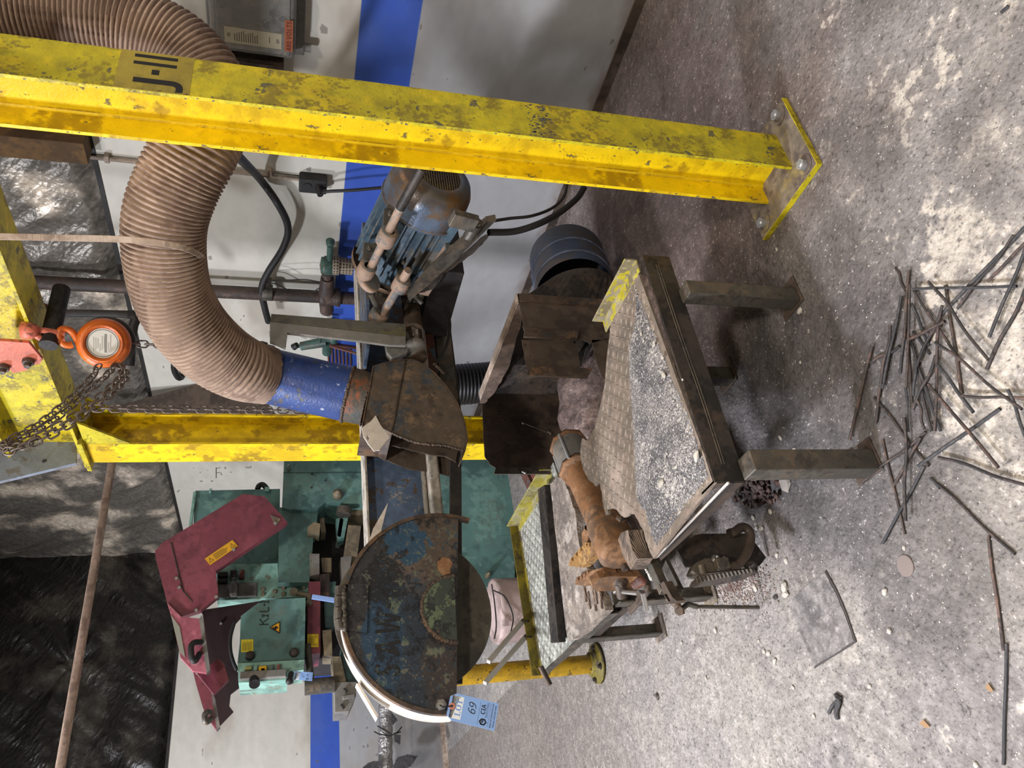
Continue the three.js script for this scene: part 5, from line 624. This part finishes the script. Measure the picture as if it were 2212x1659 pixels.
  solo('floor_patch', prism(jag([...sl, sl[0]], 3, 0.003, V(0.7, 0, 0.7)).slice(0, -1), V(0, -0.0068, 0)), (() => { const m = worn([126, 121, 117], [[[108, 103, 100], 0.4, 8, 445, 0.3], [[148, 142, 136], 0.14, 24, 446, 0.1]], { g: 0.6, p: 0.5, n: 512, b: 0.004 }); return m; })(), 'square raised concrete patch with dark cracked edges in the floor', 'slab');
  const ck = [[1778, 1238], [1783, 1232], [1804, 1270], [1827, 1322], [1849, 1386], [1842, 1391], [1800, 1418], [1758, 1443], [1760, 1438], [1800, 1410], [1840, 1384], [1818, 1324], [1797, 1274]].map(([x, y]) => PY(x, y, 0.0045)); solo('floor_crack', prism(jag([...ck, ck[0]], 2, 0.002, V(0.7, 0, 0.7)).slice(0, -1), V(0, -0.004, 0)), flat(0x4a4644, 0.95), 'dark crack running along two sides of the concrete patch', 'crack');
  const dc = PY(1956, 1222, 0.001); solo('flat_disc', lathe(dc, Y1, [[0, 0.004], [0.026, 0.004], [0.029, 0.002], [0.029, 0]], 24), flat(0x7c706a, 0.8), 'small round brownish steel disc lying flat past the rods', 'disc');
  solo('rag_scrap', [tube([PY(1806, 1500, 0.004), PY(1812, 1515, 0.012), PY(1806, 1535, 0.01), PY(1809, 1552, 0.004)], 0.008, 20, 6), tube([PY(1790, 1540, 0.004), PY(1800, 1522, 0.01), PY(1818, 1505, 0.004)], 0.005, 20, 6)], M.rag, 'twisted black rag scrap on the floor below the patch', 'rag');
}
// ---------------------------------------------------------------- yellow post, leaning bars, drum, lot tag, foil pipe
{
  const b = PY(1293, 1433, 0), t = thing('guard_post', 'round yellow post with chipped paint bolted to the floor behind the farther table', 'post', b);
  obj('pipe', cyl(b, b.clone().setY(1.04), 0.047, 0.047, 28), worn([176, 138, 14], [[[70, 58, 40], 0.12, 10, 451, 0.02], [[146, 116, 20], 0.4, 4, 452, 0.15]], { g: 0.15, r: 0.5, n: 512 }), t); obj('flange', lathe(b, Y1, [[0, 0], [0.1, 0], [0.1, 0.02], [0.06, 0.024], [0.06, 0.05], [0.048, 0.055]], 32), M.yellowWorn, t);
  for (const a of [0.4, 1.97, 3.54, 5.1]) obj('flange_bolt', bolt(b.clone().add(V(Math.cos(a) * 0.078, 0.02, Math.sin(a) * 0.078)), Y1, 0.011, 0.012), M.dark, t);
  for (const [x, y, x2, y2, l] of [[1055, 1430, 1131, 1340, 'pale square bar leaning above the farther table, the one nearer the drum'], [1047, 1476, 1137, 1374, 'pale square bar leaning above the farther table, the one crossing the yellow post']]) { const o = thing('leaning_bar', l, 'bar', PZ(x2, y2, -3.64)); obj('bar', bar(PZ(x, y, -3.5), PZ(x2, y2, -3.64), 0.02, 0.02), flat(0xa8a49c, 0.7), o); obj('clip', [bar(PZ(x2 - 2, y2 - 2, -3.63), PZ(x2 + 12, y2 + 2, -3.61), 0.03, 0.008)], M.dark, o); }
  const dt = thing('drum', 'pinkish white round drum with wires standing behind the farther table', 'drum', V(1.4, 0, -4.35)); const dz = PZ(1066, 1320, -4.35), d0 = V(dz.x, 0, -4.35), W3 = (x, y) => PZ(x, y, -4.16); obj('shell', lathe(d0, Y1, [[0, 0], [0.185, 0], [0.188, 0.02], [0.185, 0.03], [0.185, dz.y - 0.03], [0.19, dz.y - 0.02], [0.185, dz.y], [0.17, dz.y], [0, dz.y - 0.005]], 40), worn([178, 158, 152], [[[140, 120, 114], 0.35, 4, 453, 0.2]], { g: 0.1 }), dt); obj('wire_loop', [tube([W3(1062, 1262), W3(1068, 1300), W3(1072, 1350), W3(1068, 1380)], 0.004, 30, 6), tube([W3(1066, 1275), W3(1090, 1290), W3(1108, 1330), W3(1104, 1365)], 0.004, 30, 6)], M.rubber, dt);
  solo('stub_pipe', cyl(PZ(1168, 1440, -3.45), PZ(1188, 1480, -3.45), 0.013, 0.013, 14), M.rust, 'short brown rod end sticking out under the farther table corner', 'rod');
  // printed tags
  const tagG = (O, p0, ex, ey, n) => { const g = plain(prism(O, n)), P = g.attributes.position, U = g.attributes.uv, lx = ex.lengthSq(), ly = ey.lengthSq(), v = V(0, 0, 0); for (let i = 0; i < P.count; i++) { v.fromBufferAttribute(P, i).sub(p0); U.setXY(i, v.dot(ex) / lx, v.dot(ey) / ly); } return g; };
  const drawTag = (no) => print(384, 704, (c, w, h) => { c.fillStyle = '#8fb4ec'; c.fillRect(0, 0, w, h); c.fillStyle = '#eef2f4'; c.fillRect(34, 40, w - 68, 160); let s = 7; for (let i = 0; i < 5200; i++) { s = (s * 1103515245 + 12345) % 2147483648; const x = s / 2147483648; s = (s * 1103515245 + 12345) % 2147483648; const y = s / 2147483648; c.fillStyle = '#1d1d1f'; if (y < 0.55 + 0.4 * x) c.fillRect(34 + x * (w - 72), 36 + y * y * 124, 3, 3); } c.fillStyle = '#6f9be0'; c.font = 'bold 112px serif'; c.textAlign = 'center'; c.fillText('LOT', w / 2, 186); c.fillStyle = '#1d1b1b'; c.font = 'italic 150px sans-serif'; c.fillText(no, w / 2 + 30, 392); c.strokeStyle = '#26282c'; c.lineWidth = 3; c.beginPath(); c.moveTo(30, 446); c.lineTo(w - 30, 446); c.stroke();
    c.fillStyle = '#15161a'; c.font = 'bold 86px sans-serif'; c.fillText('CIA', w / 2 + 60, 530, 170); c.font = '44px sans-serif'; c.fillText('INDUSTRIAL', w / 2 + 62, 572, 218); c.lineWidth = 20; c.strokeStyle = '#15161a'; c.beginPath(); for (let i = 0; i < 6; i++) { const a = i * Math.PI / 3 + 0.52, x = 82 + 40 * Math.cos(a), y = 520 + 46 * Math.sin(a); i ? c.lineTo(x, y) : c.moveTo(x, y); } c.closePath(); c.stroke(); c.fillRect(72, 512, 52, 16); c.fillRect(60, 496, 40, 12); c.font = '15px sans-serif'; c.fillText('EQUIPMENT LIQUIDATORS & INDUSTRIAL SALES', w / 2, 600, 330); c.font = 'bold 34px sans-serif'; c.fillText('www.cia-industrial.com', w / 2, 640, 340); c.fillText('Phone: 513-241-9701', w / 2, 684, 310); });
  const tz = -2.355, A = PZ(1067.6, 1579, tz), B = PZ(1077.5, 1520, tz), Tl = PZ(961, 1561, tz), ex = B.clone().sub(A), ey0 = Tl.clone().sub(A), ey = ey0.clone().addScaledVector(ex, -ey0.dot(ex) / ex.lengthSq());
  const at = (u, v) => A.clone().addScaledVector(ex, u).addScaledVector(ey, v), eyl = ey.length();
  const tg = thing('lot_tag', 'blue paper lot tag numbered 69 hanging from the saw guard bolt', 'tag', at(0.5, 1)); obj('card', tagG([at(0, 0), at(1, 0), at(1, 0.88), at(0.84, 1), at(0.16, 1), at(0, 0.88)], A, ex, ey, V(0, 0, 0.0008)), new THREE.MeshStandardMaterial({ roughness: 0.7, map: drawTag('69') }), tg, null, true); obj('eyelet', lathe(at(0.5, 0.93).add(V(0, 0, 0.0008)), Z1, [[0.004, 0], [0.0095, 0], [0.0095, 0.0014], [0.004, 0.0014]], 20), flat(0xd08878, 0.7), tg, 'pink eyelet'); obj('string', tube([at(0.5, 0.93).add(V(0, 0, 0.003)), PZ(956, 1527, tz + 0.01), PZ(950, 1523, tz)], 0.002, 16, 6), M.black, tg);
  const z2 = -4.72, A2 = PZ(674, 1471, z2), B2 = PZ(676, 1453, z2), T2 = PZ(634, 1468, z2), ex2 = B2.clone().sub(A2), ey2 = T2.clone().sub(A2); const t2 = thing('lot_tag', 'small blue lot tag numbered 67 on the green machine knob', 'tag', A2); obj('card', tagG([A2, B2, B2.clone().add(ey2), T2], A2, ex2, ey2, V(0, 0, 0.002)), new THREE.MeshStandardMaterial({ roughness: 0.7, map: drawTag('67') }), t2, null, true);
  const r3 = thing('paper_ribbon', 'narrow pale blue paper tag seen edge-on above the saw guard', 'tag', PZ(700, 1292, -4.7)); obj('strip', bar(PZ(674, 1289, -4.7), PZ(724, 1297, -4.7), 0.012, 0.03, Z1), flat(0x8fb0e8, 0.7), r3);
  // foil-wrapped pipe along the back wall
  const fy = -7.9, f0 = PZ(833, 1500, fy), f1 = f0.clone().addScaledVector(PZ(832, 1760, fy).sub(f0).normalize(), 4.5); const fp = thing('foil_pipe', 'silver foil wrapped pipe with black rags along the grey back wall', 'pipe', f0); { const g = new THREE.CylinderGeometry(0.068, 0.068, 1, 28, 240, true), P = g.attributes.position; for (let i = 0; i < P.count; i++) { const a = Math.atan2(P.getZ(i), P.getX(i)) / 6.2832 + 0.5, k = 1 + 0.16 * (fbm(a % 1, (P.getY(i) + 0.5) * 4 % 1, 7, 4, 460) - 0.5) + 0.05 * Math.sin(P.getY(i) * 290); P.setX(i, P.getX(i) * k); P.setZ(i, P.getZ(i) * k); } g.computeVertexNormals(); g.scale(1, f1.distanceTo(f0), 1); g.translate(0, f1.distanceTo(f0) / 2, 0); obj('wrapped_tube', orient(g, f0, f1.clone().sub(f0)), M.foil, fp); }
  const W = (x, y) => PZ(x, y, fy + 0.08); obj('tie_wire', [tube([W(815, 1568), W(825, 1574), W(846, 1586)], 0.006, 16, 5), tube([W(846, 1588), W(858, 1582), W(868, 1570)], 0.006, 16, 5), tube([W(850, 1585), W(866, 1581)], 0.006, 8, 5), tube([W(808, 1580), W(820, 1586), W(846, 1590)], 0.006, 12, 5)], M.rubber, fp); const rg = (pts, s) => jag(pts.map(([x, y]) => W(x, y)), 3, s, V(0.6, 0.6, 0)); [prism(rg([[846, 1540], [858, 1556], [848, 1566], [844, 1560]], 0.01), V(0, 0, 0.02)), prism(rg([[850, 1586], [864, 1588], [862, 1608], [852, 1602]], 0.012), V(0, 0, 0.03)), prism(rg([[846, 1656], [860, 1638], [880, 1632], [902, 1634], [892, 1650], [872, 1662], [852, 1662]], 0.014), V(0, 0, 0.05)), prism(rg([[818, 1646], [800, 1648], [782, 1656], [784, 1670], [818, 1668]], 0.014), V(0, 0, 0.05))].forEach((g) => obj('rag', g, M.rag, fp, 'torn black rag'));
}

// ---------------------------------------------------------------- green machine against the back wall
{
  const pr = (z, l, d, m, n, p, lab) => obj(n, prism(ZP(z, l), V(0, 0, -d)), m, p, lab);
  const t = thing('green_machine', 'large teal processing machine with electrical boxes by the back wall corner', 'machine', V(2.3, 0, -5.3));
  pr(-5.200, [[422, 1060], [605, 1056], [603, 1219], [413, 1225]], 0.5, M.teal, 'rear_cabinet', t); obj('cabinet_edge', [bar(PZ(421, 1064, -5.190), PZ(411, 1140, -5.190), 0.02, 0.03), bar(PZ(452, 1060, -5.180), PZ(457, 1060.5, -5.180), 0.03, 0.02), bar(PZ(572, 1057, -5.180), PZ(582, 1057, -5.180), 0.03, 0.02)], M.tealLight, t); obj('cable_gland', tube([PZ(556, 1057, -5.300), PZ(560, 1049, -5.300), PZ(568, 1047, -5.300), PZ(577, 1056, -5.300)], 0.02, 20, 8), M.rubber, t);
  const B = pr(-4.900, [[614, 985], [800, 985], [800, 1088], [745, 1088], [704, 1084], [686, 1098], [626, 1100], [609, 1096]], 0.8, M.teal, 'body_panel', t, 'upper body panel'); const kn = (x, y, r, z) => lathe(PZ(x, y, z), Z1, [[0, 0], [r, 0], [r, 0.04], [r * 0.6, 0.05], [r * 0.4, 0.07], [0, 0.07]], 20);
  obj('panel_stud', kn(623, 1015, 0.014, -4.900), M.bright, B); obj('panel_knob', kn(729, 1071, 0.034, -4.900), M.machineTan, B); for (const [x, y] of [[674, 1024], [703, 1038], [673, 1053]]) obj('panel_hole', cyl(PZ(x, y, -4.9), PZ(x, y, -4.895), 0.008, 0.008, 10), M.black, B); obj('panel_seam', [bar(PZ(612, 1021, -4.898), PZ(786, 1021, -4.898), 0.004, 0.006)], M.tealDark, B);
  pr(-4.950, [[603, 1096], [687, 1098], [684, 1132], [678, 1135], [675, 1188], [668, 1258], [601, 1258]], 0.7, M.teal, 'lower_column', t); pr(-4.880, [[678, 1128], [692, 1131], [690, 1156], [680, 1152], [664, 1151], [665, 1138]], 0.1, M.machineTan, 'latch', t);
  const Cp = pr(-4.900, [[938, 985], [1116, 985], [1112, 1100], [1112, 1200], [1112, 1268], [960, 1268], [938, 1268]], 0.8, M.teal, 'lower_body', t, 'big lower body panel'); obj('body_stud', kn(1052, 1245, 0.018, -4.900), M.machineTan, Cp);
  pr(-4.890, [[1062, 1258], [1114, 1252], [1114, 1268], [1062, 1272]], 0.1, M.tealLight, 'skirt', t);
  obj('base_rail', bar(PY(1122, 990, 0.05), PY(1164, 1078, 0.05), 0.05, 0.08), M.redRust, t, 'rusty base rail'); obj('base_rail', bar(PY(1142, 985, 0.05), PY(1182, 1072, 0.05), 0.05, 0.08), M.redRust, t, 'rusty base rail'); obj('throat_shade', [box(PZ(780, 1420, -5.300).x, PZ(700, 1000, -5.300).x, 0.5, PZ(612, 1090, -5.300).y, -5.7, -5.250)], M.black, t);  // black box fills the machine opening in place of its shade
  // mechanism in the dark throat
  const mech = [[[690, 1120], [700, 1118], [704, 1150], [694, 1152], M.machineTan], [[735, 1116], [742, 1122], [736, 1160], [728, 1158], M.greyPaint], [[752, 1134], [780, 1136], [772, 1200], [742, 1202], M.machineTan], [[752, 1088], [786, 1088], [786, 1112], [756, 1112], M.machineTan], [[726, 1120], [752, 1118], [744, 1160], [730, 1166], M.teal], [[668, 1196], [690, 1196], [690, 1240], [670, 1244], M.greyPaint], [[694, 1205], [716, 1205], [716, 1236], [696, 1236], M.machineTan], [[690, 1240], [712, 1238], [712, 1290], [690, 1290], M.pipeBrown], [[736, 1204], [760, 1200], [752, 1260], [738, 1262], M.greyPaint], [[704, 1258], [726, 1256], [724, 1280], [706, 1282], M.teal], [[700, 1300], [724, 1296], [722, 1352], [702, 1356], M.tealDark], [[696, 1362], [716, 1360], [718, 1416], [700, 1416], M.machineTan]];
  mech.forEach((q, i) => pr(-5.000 + (i % 3) * 0.04, q.slice(0, 4), 0.12 + (i % 2) * 0.08, q[4], 'mechanism_block', t)); [cyl(PZ(664, 1392, -4.900), PZ(672, 1470, -4.900), 0.02), cyl(PZ(744, 1098, -4.900), PZ(742, 1112, -4.900), 0.05), cyl(PZ(658, 1485, -4.800), PZ(722, 1478, -4.800), 0.045)].forEach((g) => obj('mechanism_shaft', g, M.steel, t));
  // left tray arm
  pr(-4.800, [[723, 1474], [770, 1473], [769, 1504], [754, 1536], [724, 1538]], 0.25, M.greyPaint, 'tray_box', t); pr(-4.820, [[718, 1418], [736, 1418], [748, 1474], [722, 1474]], 0.2, M.machineTan, 'tray_arm', t); pr(-4.840, [[738, 1390], [775, 1395], [800, 1470], [772, 1472], [742, 1474]], 0.2, M.tealDark, 'tray_side', t); obj('tray_slot', [[742, 1488, 748, 1496], [736, 1522, 742, 1532]].map(([x, y, x2, y2]) => bar(PZ(x, y, -4.795), PZ(x2, y2, -4.795), 0.01, 0.03)), M.black, t); obj('tray_fold', bar(PZ(740, 1508, -4.790), PZ(766, 1504, -4.790), 0.02, 0.04), M.greyPaint, t);
  pr(-4.900, [[667, 1256], [692, 1256], [692, 1411], [662, 1414]], 0.3, M.maroon, 'maroon_panel', t, 'maroon side panel');
  const lab = (n, z, c, w, h, draw, par, l) => { const [p, q, r] = c.map(([x, y]) => PZ(x, y, z)); obj(n, sheet(p, q.clone().sub(p), r.clone().sub(p), 0.002), new THREE.MeshStandardMaterial({ roughness: 0.6, map: print(w, h, draw) }), par, l, true); };
  const warn = (c, x, y, s) => { c.strokeStyle = '#1a1a1a'; c.lineWidth = s * 0.1; c.beginPath(); c.moveTo(x, y - s * 0.55); c.lineTo(x + s * 0.6, y + s * 0.45); c.lineTo(x - s * 0.6, y + s * 0.45); c.closePath(); c.stroke(); c.fillStyle = '#1a1a1a'; c.fillRect(x - s * 0.05, y - s * 0.15, s * 0.1, s * 0.3); c.fillRect(x - s * 0.05, y + s * 0.22, s * 0.1, s * 0.1); };
  const lines = (c, x, y, w, n, d) => { c.fillStyle = '#3a3218'; for (let i = 0; i < n; i++) c.fillRect(x, y + i * d, w * (0.75 + 0.25 * ((i * 37) % 10) / 10), Math.max(2, d * 0.4)); };
  lab('warning_label', -4.895, [[688, 1398], [688, 1370], [664, 1398]], 160, 128, (c) => { c.fillStyle = '#d9b81c'; c.fillRect(0, 0, 160, 128); warn(c, 28, 98, 36); warn(c, 132, 98, 36); lines(c, 16, 12, 128, 6, 11); }, t, 'yellow warning label');
  // control desk
  const cd = pr(-5.050, [[469, 1232], [500, 1219], [600, 1217], [601, 1257], [667, 1257], [668, 1289], [469, 1297]], 0.35, M.tealLight, 'control_desk', t, 'pale green control desk'); const sw = (x, y, x2, y2, m, n = 'switch', z = -5.030) => obj(n, [box(PZ(x, y2, z).x, PZ(x2, y, z).x, PZ(x2, y2, z).y, PZ(x, y, z).y, z - 0.03, z + 0.02, 0.008)], m, cd);
  sw(471, 1236, 492, 1248, M.black); sw(471, 1251, 491, 1260, M.black); sw(498, 1232, 511, 1252, M.dark); sw(517, 1232, 528, 1251, M.redRust); sw(473, 1263, 496, 1294, M.greyPaint, 'name_plate', -5.055); sw(514, 1259, 555, 1292, M.greyPaint, 'name_plate', -5.055); obj('rotary_handle', [cyl(PZ(504, 1270, -5.040), PZ(504, 1270, -4.960), 0.03, 0.026, 16), box(PZ(504, 1292, -5.000).x, PZ(504, 1262, -5.000).x, PZ(516, 1280, -5.000).y, PZ(496, 1280, -5.000).y, -5.000, -4.940, 0.02)], M.steel, cd); obj('desk_knob', [[568, 1273], [568, 1284], [593, 1278], [612, 1271], [612, 1283], [656, 1269]].map(([x, y]) => cyl(PZ(x, y, -5.050), PZ(x, y, -5.030), 0.015, 0.012, 14)), M.machineTan, cd); obj('lever', [cyl(PZ(636, 1280, -5.040), PZ(668, 1287, -4.900), 0.016), cyl(PZ(634, 1278, -5.040), PZ(634, 1278, -4.980), 0.026), new THREE.SphereGeometry(0.021, 16, 12).translate(...PZ(668, 1302, -4.900).toArray()), cyl(PZ(668, 1287, -4.900), PZ(668, 1300, -4.900), 0.014)], M.machineTan, cd);
  // electrical box with hand lettering
  const kb = pr(-4.800, [[520, 1331], [566, 1296], [660, 1291], [658, 1424], [513, 1433], [518, 1388]], 0.5, M.teal, 'electrical_box', t, 'teal electrical box'); obj('hand_lettering', [[[560, 1349], [580, 1349]], [[570, 1349], [561, 1337]], [[569, 1344], [580, 1336]], [[567, 1330], [579, 1330]], [[567, 1334], [567, 1327]], [[579, 1334], [579, 1327]], [[560, 1321], [580, 1321]], [[580, 1321], [580, 1311]], [[571, 1309], [571, 1304]], [[560, 1300], [580, 1300]], [[564, 1302], [560, 1300]], [[580, 1303], [580, 1297]]].map(([p, q]) => bar(PZ(...p, -4.798), PZ(...q, -4.798), 0.003, 0.007, Z1)), flat(0x20302c, 0.8), kb, 'hand-written marker code');
  const tri = ZP(-4.800, [[604, 1368], [604, 1344], [583, 1356]]); obj('hazard_triangle', prism(tri, V(0, 0, 0.004)), flat(0xe8a81c, 0.6), kb, 'orange electric hazard triangle'); obj('hazard_border', tri.map((p, i) => bar(p.clone().add(V(0, 0, 0.004)), tri[(i + 1) % 3].clone().add(V(0, 0, 0.004)), 0.004, 0.011)), flat(0x17150f, 0.7), kb); obj('hazard_bolt', [[[600, 1357], [595, 1353]], [[595, 1353], [596, 1360]], [[596, 1360], [589, 1355]]].map(([p, q]) => bar(PZ(...p, -4.795), PZ(...q, -4.795), 0.003, 0.009, Z1)), flat(0x17150f, 0.7), kb);
  lab('yellow_label', -4.798, [[547, 1408], [547, 1381], [521, 1409]], 128, 128, (c) => { c.fillStyle = '#d8c62c'; c.fillRect(0, 0, 128, 128); lines(c, 14, 14, 100, 9, 12); }, kb, 'yellow printed label'); obj('box_lock', [[540, 1418], [635, 1411]].map(([x, y]) => lathe(PZ(x, y, -4.800), Z1, [[0, 0], [0.026, 0], [0.026, 0.02], [0.016, 0.03], [0, 0.03]], 18)), M.dark, kb);
  const ds = pr(-4.760, [[513, 1433], [658, 1425], [656, 1447], [620, 1451], [621, 1468], [515, 1475]], 0.3, M.tealLight, 'switch_strip', t, 'pale green switch strip'); const s2 = (x, y, x2, y2, c) => obj('push_button', box(PZ(x, y2, -4.760).x, PZ(x2, y, -4.760).x, PZ(x2, y2, -4.760).y, PZ(x, y, -4.760).y, -4.770, -4.730, 0.006), flat(c, 0.5), ds); s2(529, 1441, 544, 1450, 0x9c9a5c); s2(548, 1440, 556, 1452, 0x7ea090); s2(559, 1440, 576, 1454, 0xd8a818); s2(562, 1444, 574, 1458, 0x7a2418); s2(582, 1438, 590, 1450, 0x5c6a62); s2(598, 1437, 604, 1450, 0x8a5048); obj('strip_plate', [bar(PZ(519, 1462, -4.750), PZ(618, 1456, -4.750), 0.04, 0.07)], M.greyPaint, ds); obj('strip_knob', cyl(PZ(548, 1462, -4.750), PZ(550, 1478, -4.700), 0.026, 0.03, 16), M.rubber, ds); obj('strip_lever', [new THREE.SphereGeometry(0.021, 16, 12).translate(...PZ(625, 1471, -4.700).toArray()), cyl(PZ(629, 1455, -4.750), PZ(625, 1470, -4.700), 0.016)], M.rubber, ds);
  // maroon hoods with handles
  const hood = thing('maroon_hood', 'angular maroon hood raised over the teal machine, the larger with warning strip', 'hood', PZ(460, 1250, -4.600)), hz = -4.600;
  pr(hz, [[335, 1190], [350, 1173], [524, 1067], [571, 1072], [621, 1128], [466, 1233], [472, 1287], [434, 1318], [391, 1332], [361, 1302], [336, 1205]], 0.05, M.maroon, 'side_sheet', hood); pr(hz - 0.05, [[336, 1195], [361, 1302], [391, 1332], [405, 1322], [372, 1290], [352, 1180]], 0.5, M.maroon, 'top_sheet', hood); obj('seam', [tube(ZP(hz + 0.002, [[370, 1172], [384, 1230], [396, 1277]]), 0.004, 12, 5), tube(ZP(hz + 0.002, [[396, 1277], [416, 1300]]), 0.004, 8, 5)], M.dark, hood); obj('rivet', [[381, 1249], [387, 1269], [467, 1289], [424, 1318], [505, 1187], [594, 1130]].map(([x, y]) => cyl(PZ(x, y, hz), PZ(x, y, hz + 0.01), 0.011, 0.009, 10)), M.bright, hood); const tr = ZP(hz, [[584, 1113], [606, 1122], [596, 1138]]); obj('corner_plate', prism(tr, V(0, 0, 0.006)), M.machineTan, hood);
  const c0 = PZ(453, 1220, hz + 0.003), c1 = PZ(514, 1179, hz + 0.003), c2 = PZ(443, 1207, hz + 0.003); { const p = PZ(454, 1221, hz + 0.002); obj('warning_strip', sheet(p, PZ(514, 1180, hz + 0.002).sub(p), PZ(442, 1207, hz + 0.002).sub(p), 0.003), new THREE.MeshStandardMaterial({ roughness: 0.6, map: print(256, 64, (c) => { c.fillStyle = '#dba01c'; c.fillRect(0, 0, 256, 64); c.strokeStyle = '#6b4a10'; c.strokeRect(3, 3, 250, 58); warn(c, 30, 34, 32); warn(c, 226, 34, 32); lines(c, 62, 14, 132, 4, 11); }) }), hood, 'amber warning strip', true); }
  pr(hz + 0.02, [[391, 1332], [430, 1336], [446, 1454], [417, 1450], [390, 1420], [372, 1340], [361, 1302]], 0.03, M.pinkPaint, 'front_sheet', hood, 'pinkish front sheet'); pr(hz + 0.03, [[430, 1336], [437, 1328], [454, 1446], [446, 1454]], 0.06, M.greyPaint, 'front_edge', hood); pr(hz + 0.024, [[369, 1328], [388, 1354], [400, 1420], [388, 1408]], 0.006, flat(0x9a9a8c, 0.3), 'window', hood, 'greyish window'); obj('handle', [tube([PZ(434, 1387, hz + 0.03), PZ(420, 1388, hz + 0.09), PZ(413, 1396, hz + 0.1), PZ(414, 1418, hz + 0.1), PZ(421, 1428, hz + 0.09), PZ(431, 1412, hz + 0.03)], 0.016, 40, 8)], M.rubber, hood, 'black grip'); const lin = new THREE.MeshStandardMaterial({ color: 0x2a1416, roughness: 0.7 }); pr(hz - 0.35, [[434, 1318], [565, 1298], [520, 1334], [498, 1358], [496, 1390], [500, 1426], [512, 1450], [490, 1440], [472, 1423], [453, 1440], [438, 1327]], 0.02, lin, 'inner_sheet', hood, 'inner sheet with shade painted into its maroon'); obj('rivet', cyl(PZ(477, 1347, hz - 0.345), PZ(477, 1347, hz - 0.33), 0.008), M.bright, hood);  // inner sheet maroon darkened with painted-in shade; front sheet a paler pink
  const h2 = thing('maroon_hood', 'second smaller maroon hood nearest the foil wall, seen end-on with a grip', 'hood', PZ(450, 1500, -4.600)); pr(hz - 0.1, [[426, 1455], [472, 1423], [484, 1435], [494, 1469], [462, 1500], [456, 1492]], 0.03, M.maroon, 'side_sheet', h2); pr(hz, [[417, 1451], [427, 1459], [456, 1494], [464, 1507], [474, 1570], [468, 1577], [444, 1544], [436, 1521], [424, 1479]], 0.05, M.maroon, 'front_sheet', h2); pr(hz + 0.02, [[456, 1494], [464, 1507], [475, 1570], [468, 1577]], 0.05, M.greyPaint, 'front_edge', h2); obj('handle', tube([PZ(455, 1540, hz + 0.02), PZ(448, 1538, hz + 0.08), PZ(442, 1546, hz + 0.09), PZ(446, 1560, hz + 0.08), PZ(457, 1552, hz + 0.02)], 0.015, 30, 8), M.steel, h2);
  pr(hz - 0.36, [[458, 1512], [470, 1440], [484, 1428], [512, 1450], [530, 1475], [498, 1499], [495, 1525], [504, 1537], [474, 1568]], 0.02, lin, 'inner_sheet', h2, 'inner sheet with shade painted into its maroon');  // same maroon with shade painted in on the smaller hood
  obj('conveyor_edge', tube([PZ(506, 1345, -4.850), PZ(498, 1375, -4.850), PZ(498, 1405, -4.850), PZ(504, 1430, -4.850), PZ(512, 1448, -4.850)], 0.012, 24, 6), M.black, t);
  // things overhead
  const bp = PZ(130, 1659, -5.2), bd = PZ(242, 1000, -5.2); const o = bd.clone().sub(bp); solo('overhead_pipe', cyl(bp.clone().addScaledVector(o, -1.2), bd.clone().addScaledVector(o, 0.12), 0.026, 0.026, 18), M.hose, 'long brown pipe running overhead below the black foil', 'pipe');
  solo('sloping_cover', prism(LP(V(2.9, 2, -5.2), V(-0.4, 0.1, 1), [[200, 884], [270, 872], [440, 826], [470, 840], [520, 850], [570, 858], [600, 900], [200, 960]]), V(0, 0, -0.02)), M.sheet, 'dark brown sloping sheet cover behind the rear yellow column', 'cover');
  solo('foil_hanger_block', prism(LP(V(2.9, 2.6, -7.6), Z1, [[155, 985], [205, 1000], [206, 1096], [190, 1096]]), V(0, 0, -0.4)), M.black, 'black block boxed out under the foil behind the rear column', 'block');
  solo('wall_mark', [[[467, 1010], [467, 1033]], [[467, 1012], [476, 1010]], [[467, 1022], [476, 1020]]].map(([p, q]) => bar(PX(...p, WX - 0.001), PX(...q, WX - 0.001), 0.002, 0.008, X1)), flat(0x5c584e, 0.9), 'pencilled letter F mark on the white wall', 'mark');
}
renderer.render(scene, camera);
